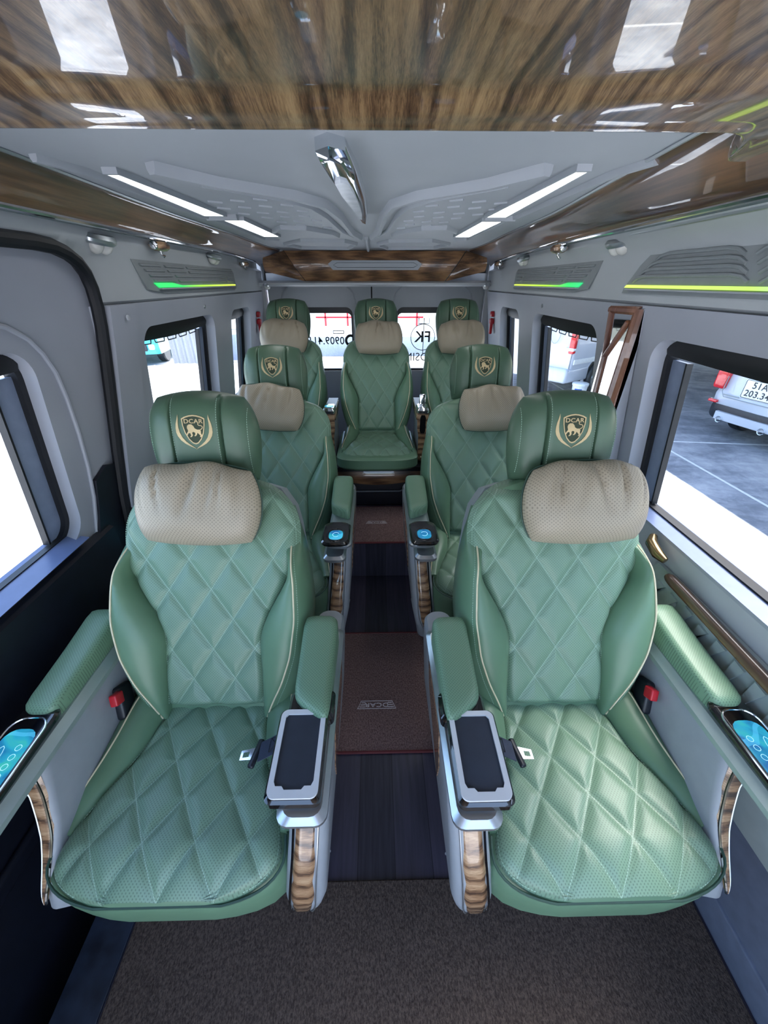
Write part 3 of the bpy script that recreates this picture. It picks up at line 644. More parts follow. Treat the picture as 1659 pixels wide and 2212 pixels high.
t = obj('wood_strip', M().tube([(.842, y, .722 + .012*sst(.4, .86, y)) for y in [.853, .850, .84, .82] + lin(.78, -.4, 14)], [.004, .010, .014, .016] + [.0165]*14, 12), mat_wood_rail); tag(t, 'long wooden strip below the front right window', 'trim strip')
t = obj('door_grip', M().tube([(.855, .97, .79), (.835, .945, .785), (.83, .90, .775), (.838, .875, .77)], [.012, .016, .016, .010], 12), simple('bronze', srgb(150, 128, 92), .25, metal=.9)); tag(t, 'small bronze grip on the right wall behind the front right seat', 'grip')

# ---- mats
def mat_slab(name, x0, x1, y0, y1, z, m, r=.02, th=.008):
    return obj(name, M().loft([[(x, y, zz) for x, y in rr_loop(x0+i_, x1-i_, y0+i_, y1-i_, r)] for zz, i_ in ((z+.0005, 0), (z+th*.6, 0), (z+th, .003))]), m)
def logo(t, cx, cy, z, s):
    tf = lambda x, y, q: (cx - x*s, cy - y*s, z + q)
    out = [(-.5, .11), (.5, .11), (.405, -.11), (-.405, -.11)]
    inn = [(-.482, .098), (.482, .098), (.397, -.098), (-.397, -.098)]
    obj('logo_outline', shape2d([out, inn], .0015, tf), simple('grey_embroidery', srgb(206, 196, 196), .8), t)
    obj('logo_text', text_mb('DCAR', .165, .0015, tf, .0, sx=1.35), bpy.data.materials['grey_embroidery'], t)
    mb = M()
    for sg in (-1, 1):
        for k, yy in enumerate((.058, 0, -.058)):
            a = .29; b = .40 + yy*.45 + .02
            mb.add([tf(sg*a, yy-.009, 0), tf(sg*b, yy-.009, 0), tf(sg*b, yy+.009, 0), tf(sg*a, yy+.009, 0)] + [tf(sg*a, yy-.009, .0015), tf(sg*b, yy-.009, .0015), tf(sg*b, yy+.009, .0015), tf(sg*a, yy+.009, .0015)],
                   [[0, 1, 2, 3], [4, 5, 6, 7], [0, 1, 5, 4], [1, 2, 6, 5], [2, 3, 7, 6], [3, 0, 4, 7]])
    obj('logo_bars', mb, bpy.data.materials['grey_embroidery'], t)
t = mat_slab('floor_mat', -.235, .305, .75, 1.30, 0, mat_carpet); tag(t, 'brown aisle mat with a trapezoid logo on the lower floor between the seats', 'mat', 'aisle mats')
obj('binding', M().tube([(x, y, .005) for x, y in rr_loop(-.235, .305, .75, 1.30, .02)], .0055, 6, closed=True), mat_bind, t, 'red-brown edge binding')
logo(t, -.012, .93, .0085, .155)
t = mat_slab('floor_mat', -.235, .255, 1.722, 2.105, .24, mat_carpet); tag(t, 'brown aisle mat with a trapezoid logo on the raised rear platform', 'mat', 'aisle mats')
obj('binding', M().tube([(x, y, .243) for x, y in rr_loop(-.235, .255, 1.722, 2.105, .02)], .0055, 6, closed=True), mat_bind, t, 'red-brown edge binding')
logo(t, -.008, 1.92, .2485, .125)
t = mat_slab('entry_carpet', -.655, .855, -.5, .402, .001, mat_carpet2); tag(t, 'wide dark brown carpet on the floor in front of the first seats', 'carpet')
struct('baseboard_right', M().rbox((.872, 1.0, .05), (.02, 4.2, .10), .004), bpy.data.materials['blue_grey_lower_lining'])
# ---- rear bench fascia
t = empty('rear_bench_base', (0, 2.13, .24)); tag(t, 'black fascia box with a curved wood band below the rear seats', 'bench base')
obj('black_box', M().rbox((0, .11, .13), (1.70, .20, .258), .006).loft([[(x, y, z) for x, y in ((-.85, -.035), (.85, -.035), (.85, .05), (-.85, .05))] for z in (.258, .282)]), mat_doorblk, t)
wb = M(); 
def wbf(u, v):
    x = -.85 + 1.7*u; low = .155 + .04*min(1, abs(x)/.3)**1.5 ; return (x, -.012 - .014*math.sin(PI*v), .262*(1-v) + low*v)
obj('wood_band', wb.grid(wbf, lin(0, 1, 50), lin(0, 1, 6)), mat_wood_cross, t)
obj('ridge', M().tube([(-.6, .012, .135), (-.2, .012, .14), (-.14, .012, .10), (.14, .012, .10), (.2, .012, .14), (.6, .012, .135)], .012, 8), mat_doorblk, t)
# ================================================================ seats
BETA = math.radians(27); HY, HZ = .415, .445
sB, cB = math.sin(BETA), math.cos(BETA)
def quilt_h(u, v, A=.0085, w=.011):
    a = u/QP + v/QQ; b = u/QP - v/QQ; g = 1/math.sqrt(1/QP**2 + 1/QQ**2)
    d = min(abs(a - round(a)), abs(b - round(b)))*g
    return A*(1 - math.exp(-(d/w)**1.3))
def Wq(s):   # half width of the quilted back panel
    w = .140 + .098*sst(.18, .44, s)
    if s > .47: w = .238*max(0, 1 - ((s-.47)/.165)**2.4)**(1/2.4)
    return w
def n_back(x, s):
    return .045 - .018*math.sin(PI*min(1, s/.5))*0 - .10*x*x*0 - .012*sst(.45, .62, s)
def mk_back(m, xs, zs):
    return lambda x, s, n: (m*x*xs, HY + (s*sB - n*cB), HZ + (s*cB + n*sB)*zs)
def squ(n): return [math.sin(PI/2*t)*.5 + t*.5 for t in lin(-1, 1, n)]
def build_back_quilt(tf):
    mb = M(tf)
    def pos(u, s):
        w = Wq(s); x = u*w; e = abs(u)
        n = n_back(x, s) + quilt_h(x, s) * (1 - sst(.93, 1, e)) - .030*max(0, (e-.80)/.20)**2.5
        n -= .05*sst(.55, .632, s)**2
        if s < .02: n -= .02*(1 - s/.02)**2
        return (x, s, n)
    ss = lin(-.005, .60, 118) + lin(.603, .632, 10)
    return mb.grid(pos, squ(101), ss, lambda u, s: (u*Wq(s), s))
def stitch_path(mb, pts, step=.0062, ln=.0040, r=.00085):
    P_ = [Vector(p) for p in pts]; acc = 0.0; nxt = 0.0
    for a, b in zip(P_, P_[1:]):
        L = (b-a).length
        if L < 1e-6: continue
        d = (b-a)/L
        while nxt < acc + L:
            p = a + d*(nxt-acc); q = p + d*ln; up = Vector((0, 0, 1)) if abs(d.z) < .8 else Vector((1, 0, 0))
            x = d.cross(up).normalized()*r; y = d.cross(x).normalized()*r
            vs = [p+x, p+y, p-x, p-y, q+x, q+y, q-x, q-y]
            b0 = len(mb.v); mb.v += [tuple(v) for v in vs]
            mb.f += [[b0+i, b0+(i+1) % 4, b0+4+(i+1) % 4, b0+4+i] for i in range(4)]; mb.mi += [0]*4
            nxt += step
        acc += L
    return mb
bol_p = smooth_tab([(-.03, .140), (.02, .160), (.08, .190), (.16, .218), (.26, .233), (.36, .230), (.46, .215), (.55, .19)])
bol_o = smooth_tab([(-.03, .195), (.02, .212), (.08, .236), (.16, .256), (.26, .264), (.36, .256), (.46, .236), (.58, .20)])
def bol_h(s): return (.020 + .062*math.sin(PI*max(0, min(1, (s+.04)/.60)))**.8)*(1 - sst(.38, .50, s)) 
def bolster_pt(q, s):
    wi = min(Wq(max(s, 0)), .25) - .012 - .05*sst(.36, .5, s); wp = max(lerp_tab(bol_p, s), wi + .012); wo = max(lerp_tab(bol_o, s), wp + .006); h = bol_h(s); n0 = .022 - .05*sst(.42, .54, s)
    P_ = [(wi, n0 - .01), (wi+.003, n0 + h*.45), (wi + (wp-wi)*.22, n0 + h*.78), (wi+(wp-wi)*.5, n0+h*.97), (wi+(wp-wi)*.8, n0+h*1.03), (wp, n0+h*.98),
          (wp+(wo-wp)*.45, n0+h*.78), (wo-.002, n0+h*.35), (wo, n0-.03), (wo-.006, -.085), (wo-.03, -.10)]
    return P_[q]
def build_bolster(tf, sg):
    mb = M(lambda q, s, _: tf(sg*bolster_pt(int(q), s)[0], s, bolster_pt(int(q), s)[1]))
    ss = lin(-.03, .55, 48)
    mb.grid(lambda q, s: (q, s, 0), range(11), ss)
    for s in (-.03, .55):
        mb.add([(q, s, 0) for q in range(11)], [list(range(11))])
    return mb
def build_shell(tf):
    def ring(n, k, s0=-.09):
        o = []
        R_ = [(w, s) for s, w in [(s, lerp_tab([(-.09, .20), (0, .22), (.2, .245), (.45, .232), (.55, .205), (.60, .17), (.615, .12), (.622, .05)], s)) for s in [-.09, -.07, -.04, 0, .1, .2, .3, .4, .5, .55, .58, .60, .615, .625, .632]]]
        for w, s in R_: o.append((w*k, s if s > 0 else s, n))
        for w, s in R_[::-1]: o.append((-w*k, s, n))
        return o
    return M(tf).loft([ring(-.05, 1), ring(-.11, 1.01), ring(-.145, .97), ring(-.165, .85)])
def build_core(tf):
    def ring(n, d):
        R_ = [(lerp_tab([(-.03, .18), (.05, .20), (.3, .232), (.45, .222), (.55, .198), (.59, .17), (.615, .12), (.628, .05)], s) - d, s - d*.5) for s in [-.03, .0, .05, .12, .2, .3, .4, .45, .5, .55, .575, .59, .605, .62, .63, .635]]
        return [(w, s, n) for w, s in R_] + [(-w, s, n) for w, s in R_[::-1]]
    return M(tf).loft([ring(-.09, .0), ring(-.03, -.004), ring(.006, -.002), ring(.020, .006), ring(.026, .02)])
# headrest: frame tilted 10 degrees, origin at its base
GA = math.radians(11); HR0 = (0, HY + .585*sB + .012, HZ + .585*cB)
HA, HB, HC = .148, .128, .056
def sgnp(x, p): return math.copysign(abs(x)**p, x)
def hr_map(u, v):
    x = HA*u*math.sqrt(max(0, 1 - .42*v*v*(1 if v > 0 else .35))); z = HB*v*math.sqrt(max(0, 1 - .25*u*u))
    x *= 1 + .05*v*0 - .05*(1-v)*.5
    t = ((1 - abs(u)**5)*(1 - abs(v)**5))**.5
    return x, z, t
def hr_surf(x, z):
    """front surface depth for a point of the headrest front"""
    u = x/HA; v = z/HB; t = ((1 - min(1, abs(u))**5)*(1 - min(1, abs(v))**5))**.5
    return HC*t - .030*u*u*0 + .012*(1-u*u) - .010*v*v
def mk_hr(m, xs, zs, hx=0.0):
    c, s = math.cos(GA), math.sin(GA)
    def f(x, y, z):   # y = outwards (towards the front)
        zz = z + HB + .01
        return (m*(x*xs) + hx, HR0[1] + zz*s - y*c + .02, HR0[2]*1.0 + (zz*c + y*s)*zs + (HR0[2]-HZ)*(zs-1))
    return f
def build_headrest(tf):
    mb = M(tf)
    us = sorted([math.sin(PI/2*t) for t in lin(-1, 1, 49)] + [s_*q for s_ in (-1, 1) for q in lin(.39, .52, 17)]); vs = [math.sin(PI/2*t) for t in lin(-1, 1, 41)]
    def fr(u, v):
        x, z, t = hr_map(u, v); gx = abs(abs(x) - .062)
        y = hr_surf(x, z) if t > 0 else 0
        y = HC*t + .012*(1-u*u)*t - .010*v*v*t - .011*math.exp(-(gx/.0036)**2)*t - (.004 if abs(x) > .062 else 0)*t
        return (x, y, z)
    def bk(u, v):
        x, z, t = hr_map(u, v); return (x, -.045*t, z)
    mb.grid(fr, us, vs); mb.grid(bk, us, vs); return mb
def hr_top_y(x, z):
    # invert hr_map approximately
    v = z/HB; u = x/HA
    for _ in range(6):
        X_, Z_, t = hr_map(max(-1, min(1, u)), max(-1, min(1, v))); u += (x-X_)/HA; v += (z-Z_)/HB
    u = max(-1, min(1, u)); v = max(-1, min(1, v)); t = ((1 - abs(u)**5)*(1 - abs(v)**5))**.5
    return HC*t + .012*(1-u*u)*t - .010*v*v*t
def emblem_parts(hr, tf, key):
    zc = .040; k = .00050
    def E_(x, z, t): return tf(x*k, hr_top_y(x*k, zc + z*k) + .0006 + t, zc + z*k)
    E0 = E_
    def E_(x, z, t): return E0(x*1.12, z*1.08, t)
    sh = [(-52, 44), (-38, 52), (-18, 58), (0, 60), (18, 58), (38, 52), (52, 44), (50, 14), (42, -22), (28, -52), (12, -70), (0, -74), (-12, -70), (-28, -52), (-42, -22), (-50, 14)]
    b = obj('emblem_shield', lambda: shape2d([sh], .0004, E_), mat_badge, hr, key=key, ang=30)
    inn = [(x*.91, z*.915-.5) for x, z in sh]
    obj('emblem_border', lambda: shape2d([sh, inn], .0011, E_), mat_gold, hr, key=key)
    obj('emblem_text', lambda: text_mb('DCAR', 27, .0010, lambda x, y, t: E_(x, y + 31, t), .012, sx=1.12), mat_gold, hr, key=key)
    def lion():
        body = [(-30, 2), (-28, 12), (-20, 18), (-8, 18), (0, 10), (4, 0), (14, -6), (24, -6), (30, -12), (29, -24), (33, -32), (30, -40), (22, -40), (26, -34), (20, -26), (14, -20), (10, -30), (4, -36), (-2, -35), (4, -28), (4, -20), (-4, -16),
                (-10, -20), (-8, -32), (-14, -40), (-22, -40), (-15, -33), (-18, -22), (-26, -22), (-32, -32), (-36, -34), (-34, -24), (-26, -12), (-28, -4)]
        mb = shape2d([body], .0010, E_)
        tail = [(26, -8), (36, -2), (40, 6), (34, 12), (24, 13), (20, 18), (23, 25)]
        for i in range(len(tail)-1):
            a = Vector(tail[i]); b_ = Vector(tail[i+1]); n = Vector((-(b_-a).y, (b_-a).x)).normalized()*1.8
            q = [a+n, b_+n, b_-n, a-n]; s0 = len(mb.v)
            mb.v += [tuple(E_(p.x, p.y, .001)) for p in q]; mb.f.append([s0, s0+1, s0+2, s0+3]); mb.mi.append(0)
        return mb
    obj('emblem_lion', lion, mat_gold, hr, key=key)
    for sg in (-1, 1):
        def leaf(sg=sg):
            o = [(-74, 66), (-79, 44), (-86, 22), (-89, 0), (-89, -20), (-84, -38), (-70, -60), (-52, -76), (-30, -89), (-10, -98), (2, -106), (-8, -96), (-28, -81), (-47, -65), (-62, -45), (-71, -22), (-75, 2), (-75, 26), (-73, 46)]
            w = []
            for i, (x, z) in enumerate(o): w.append((x, z))
            return shape2d([[(sg*(x*1.02), z) for x, z in w]], .0010, E0)
        obj('emblem_laurel', leaf, mat_gold, hr, key=key + ('r' if sg > 0 else 'l'))
# cushion
def Wc(y):
    w = .245 - .099*(.5*max(0, min(1, (y-.06)/.36)) + .5*sst(.08, .32, y))
    if y < .085: w *= max(0, 1 - ((.085-y)/.089)**2.8)**(1/2.8)
    return w
def build_cushion(tf):
    mb = M(tf)
    def pos(u, y):
        w = Wc(y); x = u*w; e = abs(u)
        z = .452 - .010*sst(.15, .45, y) - .014*(x/.24)**2 + quilt_h(x, y)*(1 - sst(.93, 1, e)) - .030*max(0, (e-.82)/.18)**2.5
        if y < .10: z -= .045*(1 - y/.10)**2.4
        return (x, y, z)
    return mb.grid(pos, squ(101), [.0, .002, .005] + lin(.009, .46, 96), lambda u, y: (u*Wc(y), y))
def cush_ring(z, d, yb=.46):
    o = []; ys = [0, .004, .012, .025, .045, .07, .10, .18, .28, .38, yb]
    def w(y):
        q = .252 - d
        return q*max(0, 1 - ((.085-y)/.087)**2.8)**(1/2.8) if y < .085 else q
    R_ = [(w(y), y + d) for y in ys]
    return [(x, y, z) for x, y in R_] + [(-x, y, z) for x, y in R_[::-1]]
def build_cushion_body(tf, z0):
    return M(tf).loft([cush_ring(z0, .012), cush_ring(z0 + .012, .002), cush_ring(.36, -.004), cush_ring(.395, -.002), cush_ring(.415, .008), cush_ring(.425, .022)])
def cb_pt(q, y):
    wi = Wc(y) - .012; wo = .256 - .012*sst(.36, .46, y); wm = (wi+wo)/2 + .012; h = -.012 + .022*sst(.09, .20, y) + .038*sst(.12, .42, y); wo -= .012*(1 - sst(.09, .16, y))
    P_ = [(wi, .425), (wi+.003, .44 + h*.5), (wi + (wm-wi)*.5, .447 + h*.85), (wm, .447 + h), (wm + (wo-wm)*.55, .442 + h*.8), (wo-.004, .43 + h*.3), (wo, .39), (wo-.004, .33)]
    return P_[q]
def build_cbol(tf, sg):
    ys = lin(.105, .455, 34)
    mb = M(lambda q, y, _: tf(sg*cb_pt(int(q), y)[0], y, cb_pt(int(q), y)[1]))
    mb.grid(lambda q, y: (q, y, 0), range(8), ys)
    for y in (.105, .455): mb.add([(q, y, 0) for q in range(8)], [list(range(8))])
    return mb
# side console (inner = towards the cushion)
def cons_x(z, outer=False):      # outer and inner x
    if outer: return lerp_tab([(0, .235), (.2, .250), (.34, .268), (.46, .273), (.54, .292), (.62, .338)], z), lerp_tab([(0, .190), (.2, .214), (.36, .228), (.46, .234), (.62, .262)], z)
    return lerp_tab([(0, .276), (.05, .288), (.2, .308), (.32, .330), (.55, .346), (.64, .348)], z), lerp_tab([(0, .205), (.2, .228), (.36, .243), (.46, .256), (.64, .268)], z)
cyo = smooth_tab([(0, .20), (.10, .13), (.2, .07), (.29, .02), (.36, .012), (.42, .065), (.48, .105), (.55, .140), (.64, .17)])
cyf = smooth_tab([(0, .165), (.06, .110), (.14, .060), (.24, .022), (.34, .012), (.44, .040), (.54, .090), (.64, .130)])
def build_console(tf, sg, outer=False):
    rings = []
    for z in [.012, .02, .04, .06, .09, .12, .18, .25, .32, .40, .48, .54, .58, .61, .625]:
        xo, xi = cons_x(z, outer); yf = lerp_tab(cyo if outer else cyf, z); yb = lerp_tab([(0, .60), (.5, .60), (.62, .58)], z); ins = .006 if z in (.012, .625) else 0
        hw = (xo-xi)/2 - ins; c = (xo+xi)/2; r = hw*.95
        loop = [(x + c, y + (yf+yb)/2) for x, y in rrect(hw, (yb-yf)/2 - ins, min(r, .030), 5)]
        rings.append([(sg*x, y, z) for x, y in loop])
    return M(tf).loft(rings)
def build_inlay(tf, sg, d=.003, outer=False):
    mb = M(tf); z0 = .355 if outer else .145
    def fn(u, z):
        xo, xi = cons_x(z, outer); c = (xo+xi)/2 + (.003 if outer else -.004); hw = (xo-xi)/2*(.85 if outer else .56)*min(1, max(.03, ((z-z0)/.12)))**.55
        yf = lerp_tab(cyo if outer else cyf, z)
        return (sg*(c + u*hw), yf - d + .010*max(0, abs(u) - .55)**1.5*3 , z)
    return mb.grid(fn, lin(-1, 1, 9), lin(z0+.003, .60, 40))
def pad_body(tf, sg, y0, y1, x0=.272, x1=.345, z0=.635, z1=.700, slant=.03):
    mb = M(tf); ny = 22
    def ringy(t):
        y = y0 + (y1-y0)*t; k = math.sqrt(max(0, 1 - (2*abs(t-.5))**16)); o = []
        c = (x0+x1)/2; hw = (x1-x0)/2*(.9+.1*t)*(k if t > .5 else max(k, .2)); zz = z1 - .015*(1-t) + .02*t*t
        hh = (zz - z0)/2*max(.2, k); zc = (zz+z0)/2
        for a in range(20):
            th = 2*PI*a/20; px = sgnp(math.cos(th), .38)*hw; pz = sgnp(math.sin(th), .42)*hh
            o.append((sg*(c + px), y + (px/ (x1-x0))*slant*(1-t), zc + pz))
        return o
    rings = [ringy(t) for t in [0, .01, .03] + lin(.06, .94, 12) + [.97, .985, .996, 1]]
    mb.loft(rings)
    for i, p in enumerate(mb.v): mb.uv[i] = (p[0]*1.0, p[1])
    return mb
def slab(tf, sg, x0, x1, y0, y1, z0, z1, r=.012, e=.003, taper=0, slope=0):
    rings = []
    for z, i in ((z0, e), (z0+e, 0), (z1-e, 0), (z1, e)):
        rings.append([(sg*(x + (taper*(1 - (y-y0)/(y1-y0)))), y, z + slope*(y-y0)) for x, y in rr_loop(x0+i, x1-i, y0+i, y1-i, r, 4)])
    return M(tf).loft(rings)
def frame_slab(tf, sg, x0, x1, y0, y1, w, z0, z1, r=.012, inner=None, slope=0, yb=None):
    inn = inner or rr_loop(x0+w, x1-w, y0+w*(1.6), y1-w*1.6, max(r-w*.5, .003), 4)
    return shape2d([rr_loop(x0, x1, y0, y1, r, 5), inn], z1-z0, lambda x, y, t: tf(sg*x, y, z0 + t + slope*(y-y0)))
mat_disp = None
def display_mat():
    m = N('touch_screen_display'); v = m.coord('Object', (1, 1, 1)); n1 = m.noise(v, 14, 3, .5, 1.5)
    w = m.n('ShaderNodeTexWave', wave_type='RINGS'); m.l(v, w.inputs[0]); w.inputs['Scale'].default_value = 9; w.inputs['Distortion'].default_value = 6
    c = m.ramp(n1, [(.3, (.01, .12, .35, 1)), (.55, (.02, .35, .55, 1)), (.75, (.05, .5, .4, 1))])
    line = m.ma('GREATER_THAN', w.outputs['Fac'], .93); c2 = m.mix(m.ma('MULTIPLY', line, .45), c, (.1, .6, 1, 1))
    m.set(color=(.01, .02, .03, 1), emis=c2, estr=.32, rough=.06); return m.mat
mat_disp = display_mat(); mat_yel = emit('yellow_icon', (1, .75, .1, 1), .9); mat_pink = emit('pink_icon', (1, .3, .45, 1), .8); mat_icon = emit('pale_blue_icon', (.3, .65, 1, 1), .45)

def make_seat(kind, m, loc, rz, label, group):
    t = empty('passenger_seat', loc, rz); tag(t, label, 'seat', group)
    xs, zs, cx = (1, 1, 1) if kind != 'rear' else (.90, .96, .84)
    K = kind if kind == 'rear' else 'cap'
    key = '%s%d' % (K, m)
    tb = mk_back(m, xs, zs); HX = 0 if kind == 'rear' else (.016 if m > 0 else -.010); th = mk_hr(m, xs if kind != 'rear' else .98, zs, HX); tc = lambda x, y, z: (m*x*cx, y, z)
    if kind != 'rear':
        obj('seat_base', lambda: M(tc).loft([cush_ring(.015, .11), cush_ring(.05, .095), cush_ring(.20, .070), cush_ring(.255, .040), cush_ring(.285, .016)]), mat_grey, t, key=key)
    obj('cushion_body', lambda: build_cushion_body(tc, .275 if kind != 'rear' else .36), mat_green, t, key=key)
    if kind == 'rear':
        obj('cushion_block', lambda: M(tc).loft([cush_ring(.355, -.015), cush_ring(.37, -.028), cush_ring(.42, -.028), cush_ring(.432, -.012)]), mat_green, t, key=key)
    q = obj('seat_cushion', lambda: build_cushion(tc), mat_quilt, t, key=key, ang=80)
    def cpt(y, sg, off=.012): 
        w = Wc(y); x = (w-off)*sg; u = x/max(w, 1e-4); z = .4545 - .010*sst(.15, .45, y) - .014*(x/.24)**2 - .030*max(0, (abs(u)-.82)/.18)**2.5
        if y < .10: z -= .045*(1-y/.10)**2.4
        return tc(x, y, z + .0042)
    def cst():
        mb = M(); 
        ys = [.012, .016, .022, .03, .04, .052, .066, .08, .10] + lin(.11, .43, 30)
        stitch_path(mb, [cpt(y, -1) for y in ys[::-1]] + [cpt(y, 1) for y in ys]); return mb
    obj('edge_stitching', cst, mat_thread, q, key=key+'c', smooth=False)
    obj('cushion_piping', lambda: M().tube([tc(sg_*(Wc(y)+.003), y-.003, .432 - (.040*(1-y/.10)**2 if y < .1 else 0)) for sg_, y in [(-1, y) for y in [.10, .085, .07, .057, .045, .034, .025, .018, .012, .007, .003, .001]] + [(1, y) for y in [.001, .003, .007, .012, .018, .025, .034, .045, .057, .07, .085, .10]]], .003, 6), mat_dkpipe, q, key=key)
    for sg in (-1, 1):
        kk = key + str(sg)
        cb = obj('cushion_bolster', lambda: build_cbol(tc, sg), mat_green, t, key=kk, ang=60)
        def pp(y, d=0): a = cb_pt(3, y); b_ = cb_pt(5, y); return tc(sg*(a[0] + (b_[0]-a[0])*d), y, a[1] + (b_[1]-a[1])*d + .001)
        obj('piping', lambda: M().tube([pp(y) for y in lin(.12, .45, 26)], .0021, 6), mat_cream, cb, 'cream piping', key=kk+'cb')
        obj('bolster_stitching', lambda: stitch_path(M(), [pp(y, .35) for y in lin(.12, .45, 26)]), mat_thread, cb, key=kk+'cbs', smooth=False)
        bb = obj('back_bolster', lambda: build_bolster(tb, sg), mat_green, t, key=kk, ang=60)
        obj('piping', lambda: M().tube([tb(sg*(bolster_pt(5, s)[0]), s, bolster_pt(5, s)[1]+.0015) for s in lin(-.025, .545, 46)], .0023, 6), mat_cream, bb, 'cream piping', key=kk+'bb')
        def bs(s): a = bolster_pt(5, s); b_ = bolster_pt(6, s); return tb(sg*(a[0]*.4+b_[0]*.6), s, a[1]*.4+b_[1]*.6+.001)
        obj('bolster_stitching', lambda: stitch_path(M(), [bs(s) for s in lin(-.02, .54, 46)]), mat_thread, bb, key=kk+'bbs', smooth=False)
    obj('backrest_core', lambda: build_core(tb), mat_green, t, key=key)
    bq = obj('backrest_panel', lambda: build_back_quilt(tb), mat_quilt, t, key=key, ang=80)
    def bst():
        def bp(s, sg):
            w = Wq(s); x = sg*(w-.010); e = abs(x)/w
            return tb(x, s, n_back(x, s) - .030*max(0, (e-.80)/.20)**2.5 - .05*sst(.55, .632, s)**2 + .0045)
        mb = M()
        for sg in (-1, 1): stitch_path(mb, [bp(s, sg) for s in lin(.01, .60, 80)])
        return mb
    obj('edge_stitching', bst, mat_thread, bq, key=key+'b', smooth=False)
    obj('back_shell', lambda: build_shell(tb), mat_grey, t, key=key)
    hr = obj('headrest', lambda: build_headrest(th), mat_head, t, key=key, ang=60)
    for xx, z0_, z1_ in ((-.0565, -.095, .112), (.0565, -.095, .112), (-.124, -.085, .085), (.124, -.085, .085)):
        obj('seam_stitching', lambda: stitch_path(M(), [th(xx, hr_top_y(abs(xx), z) + .0002, z) for z in lin(z0_, z1_, 30)], r=.0007), mat_thread, hr, key=key+'h%g' % xx, smooth=False)
    the = mk_hr(1, xs if kind != 'rear' else .98, zs, HX)
    K = key
    emblem_parts(hr, the, K)
    if kind == 'rear': return t
    # consoles, arms; local -x is the aisle side for m = +1
    for sg, inner in ((-1, True), (1, False)):
        kk = key + ('i' if inner else 'o')
        c = obj('side_console', lambda: build_console(tc, sg, not inner), mat_grey, t, key=kk, ang=50)
        obj('wood_inlay', lambda: build_inlay(tc, sg, .003, not inner), mat_wood_seat, c, 'glossy striped wood inlay', key=kk, ang=60)
        obj('inlay_trim', lambda: M(tc).tube([(sg*(cons_x(z, not inner)[0]*.5+cons_x(z, not inner)[1]*.5 + (-.004 if inner else .003) + .6*(cons_x(z, not inner)[0]-cons_x(z, not inner)[1])/2*min(1, max(.03, (z-(.145 if inner else .355))/.12))**.55), lerp_tab(cyf if inner else cyo, z) - .001, z) for z in lin(.146 if inner else .356, .60, 30)], .0018, 6), mat_silver, c, key=kk)
        obj('inlay_trim', lambda: M(tc).tube([(sg*(cons_x(z, not inner)[0]*.5+cons_x(z, not inner)[1]*.5 + (-.004 if inner else .003) - .6*(cons_x(z, not inner)[0]-cons_x(z, not inner)[1])/2*min(1, max(.03, (z-(.145 if inner else .355))/.12))**.55), lerp_tab(cyf if inner else cyo, z) - .001, z) for z in lin(.146 if inner else .356, .60, 30)], .0028, 6), mat_gloss, c, key=kk+'2')
        if inner:
            obj('side_wood_inlay', lambda: M(tc).loft([[(sg*(cons_x(z)[0] + d), y, z) for y, z in ((.23, .60), (.42, .60), (.40, .53), (.31, .44), (.25, .36), (.215, .48))] for d in (-.004, .003)]), mat_wood_seat, c, key=kk)
            obj('side_crease', lambda: M(tc).tube([(sg*(cons_x(z)[0] + .001), y, z) for y, z in ((.11, .30), (.16, .16), (.28, .08), (.56, .06))], .003, 6), mat_grey, c, key=kk)
        if kind == 'front' and inner:   # phone tray arm
            ar = obj('armrest_frame', lambda: slab(tc, sg, .258, .352, .040, .50, .612, .640, .022, .010), mat_silver, t, key=kk)
            obj('armrest_pad', lambda: pad_body(tc, sg, .225, .475, .254, .345, .63, .705, slant=-.06), mat_pad, t, key=kk, ang=60)
            obj('glossy_collar', lambda: slab(tc, sg, .250, .350, .215, .285, .638, .668, .012, .006), mat_gloss, t, key=kk)
            tr = obj('phone_tray', lambda: slab(tc, sg, .236, .340, .062, .238, .640, .664, .014, .005, slope=.05), mat_gloss, t, 'gloss black phone tray', key=kk)
            x0, x1, y0, y1 = .241, .335, .068, .232
            inn = [(x0+.010, y0+.028), (x0+.014, y0+.020), (x0+.026, y0+.020), (x0+.031, y0+.014), (x1-.031, y0+.014), (x1-.026, y0+.020), (x1-.014, y0+.020), (x1-.010, y0+.028), (x1-.010, y1-.016), (x1-.015, y1-.010), (x0+.015, y1-.010), (x0+.010, y1-.016)]
            obj('tray_frame', lambda: frame_slab(tc, sg, x0, x1, y0, y1, .009, .6625, .6690, .014, inner=inn, slope=.05), mat_frame, tr, 'silver tray frame', key=kk)
            obj('tray_mat', lambda: slab(tc, sg, x0+.006, x1-.006, y0+.008, y1-.006, .660, .6655, .008, .001, slope=.05), mat_tray, tr, 'dark rubber mat', key=kk)
            obj('tray_tab', lambda: slab(tc, sg, x0+.030, x1-.030, y1-.020, y1-.006, .664, .671, .006, .002, slope=.05), mat_chrome, tr, key=kk)
        elif kind == 'front':           # long arm with a touch screen
            ar = obj('armrest_frame', lambda: slab(tc, sg, .246, .352, .02, .54, .585, .630, .024, .016), mat_silvergreen, t, key=kk)
            obj('armrest_pad', lambda: pad_body(tc, sg, .245, .53, .262, .345, .615, .685, slant=0), mat_pad, t, key=kk, ang=60)
            cs = obj('control_panel', lambda: slab(tc, sg, .262, .350, .050, .275, .628, .646, .030, .005, slope=.03), mat_gloss, t, 'gloss black control panel', key=kk)
            obj('chrome_rim', lambda: M(tc).tube([(sg*x, y, .6455 + .03*(y-.03)) for x, y in rr_loop(.266, .346, .056, .240, .030, 6)], .0022, 6, closed=True), mat_chrome, cs, key=kk)
            obj('display', lambda: slab(tc, sg, .273, .339, .066, .215, .6455, .6480, .024, .0008, slope=.03), mat_disp, cs, 'lit blue touch screen', key=kk)
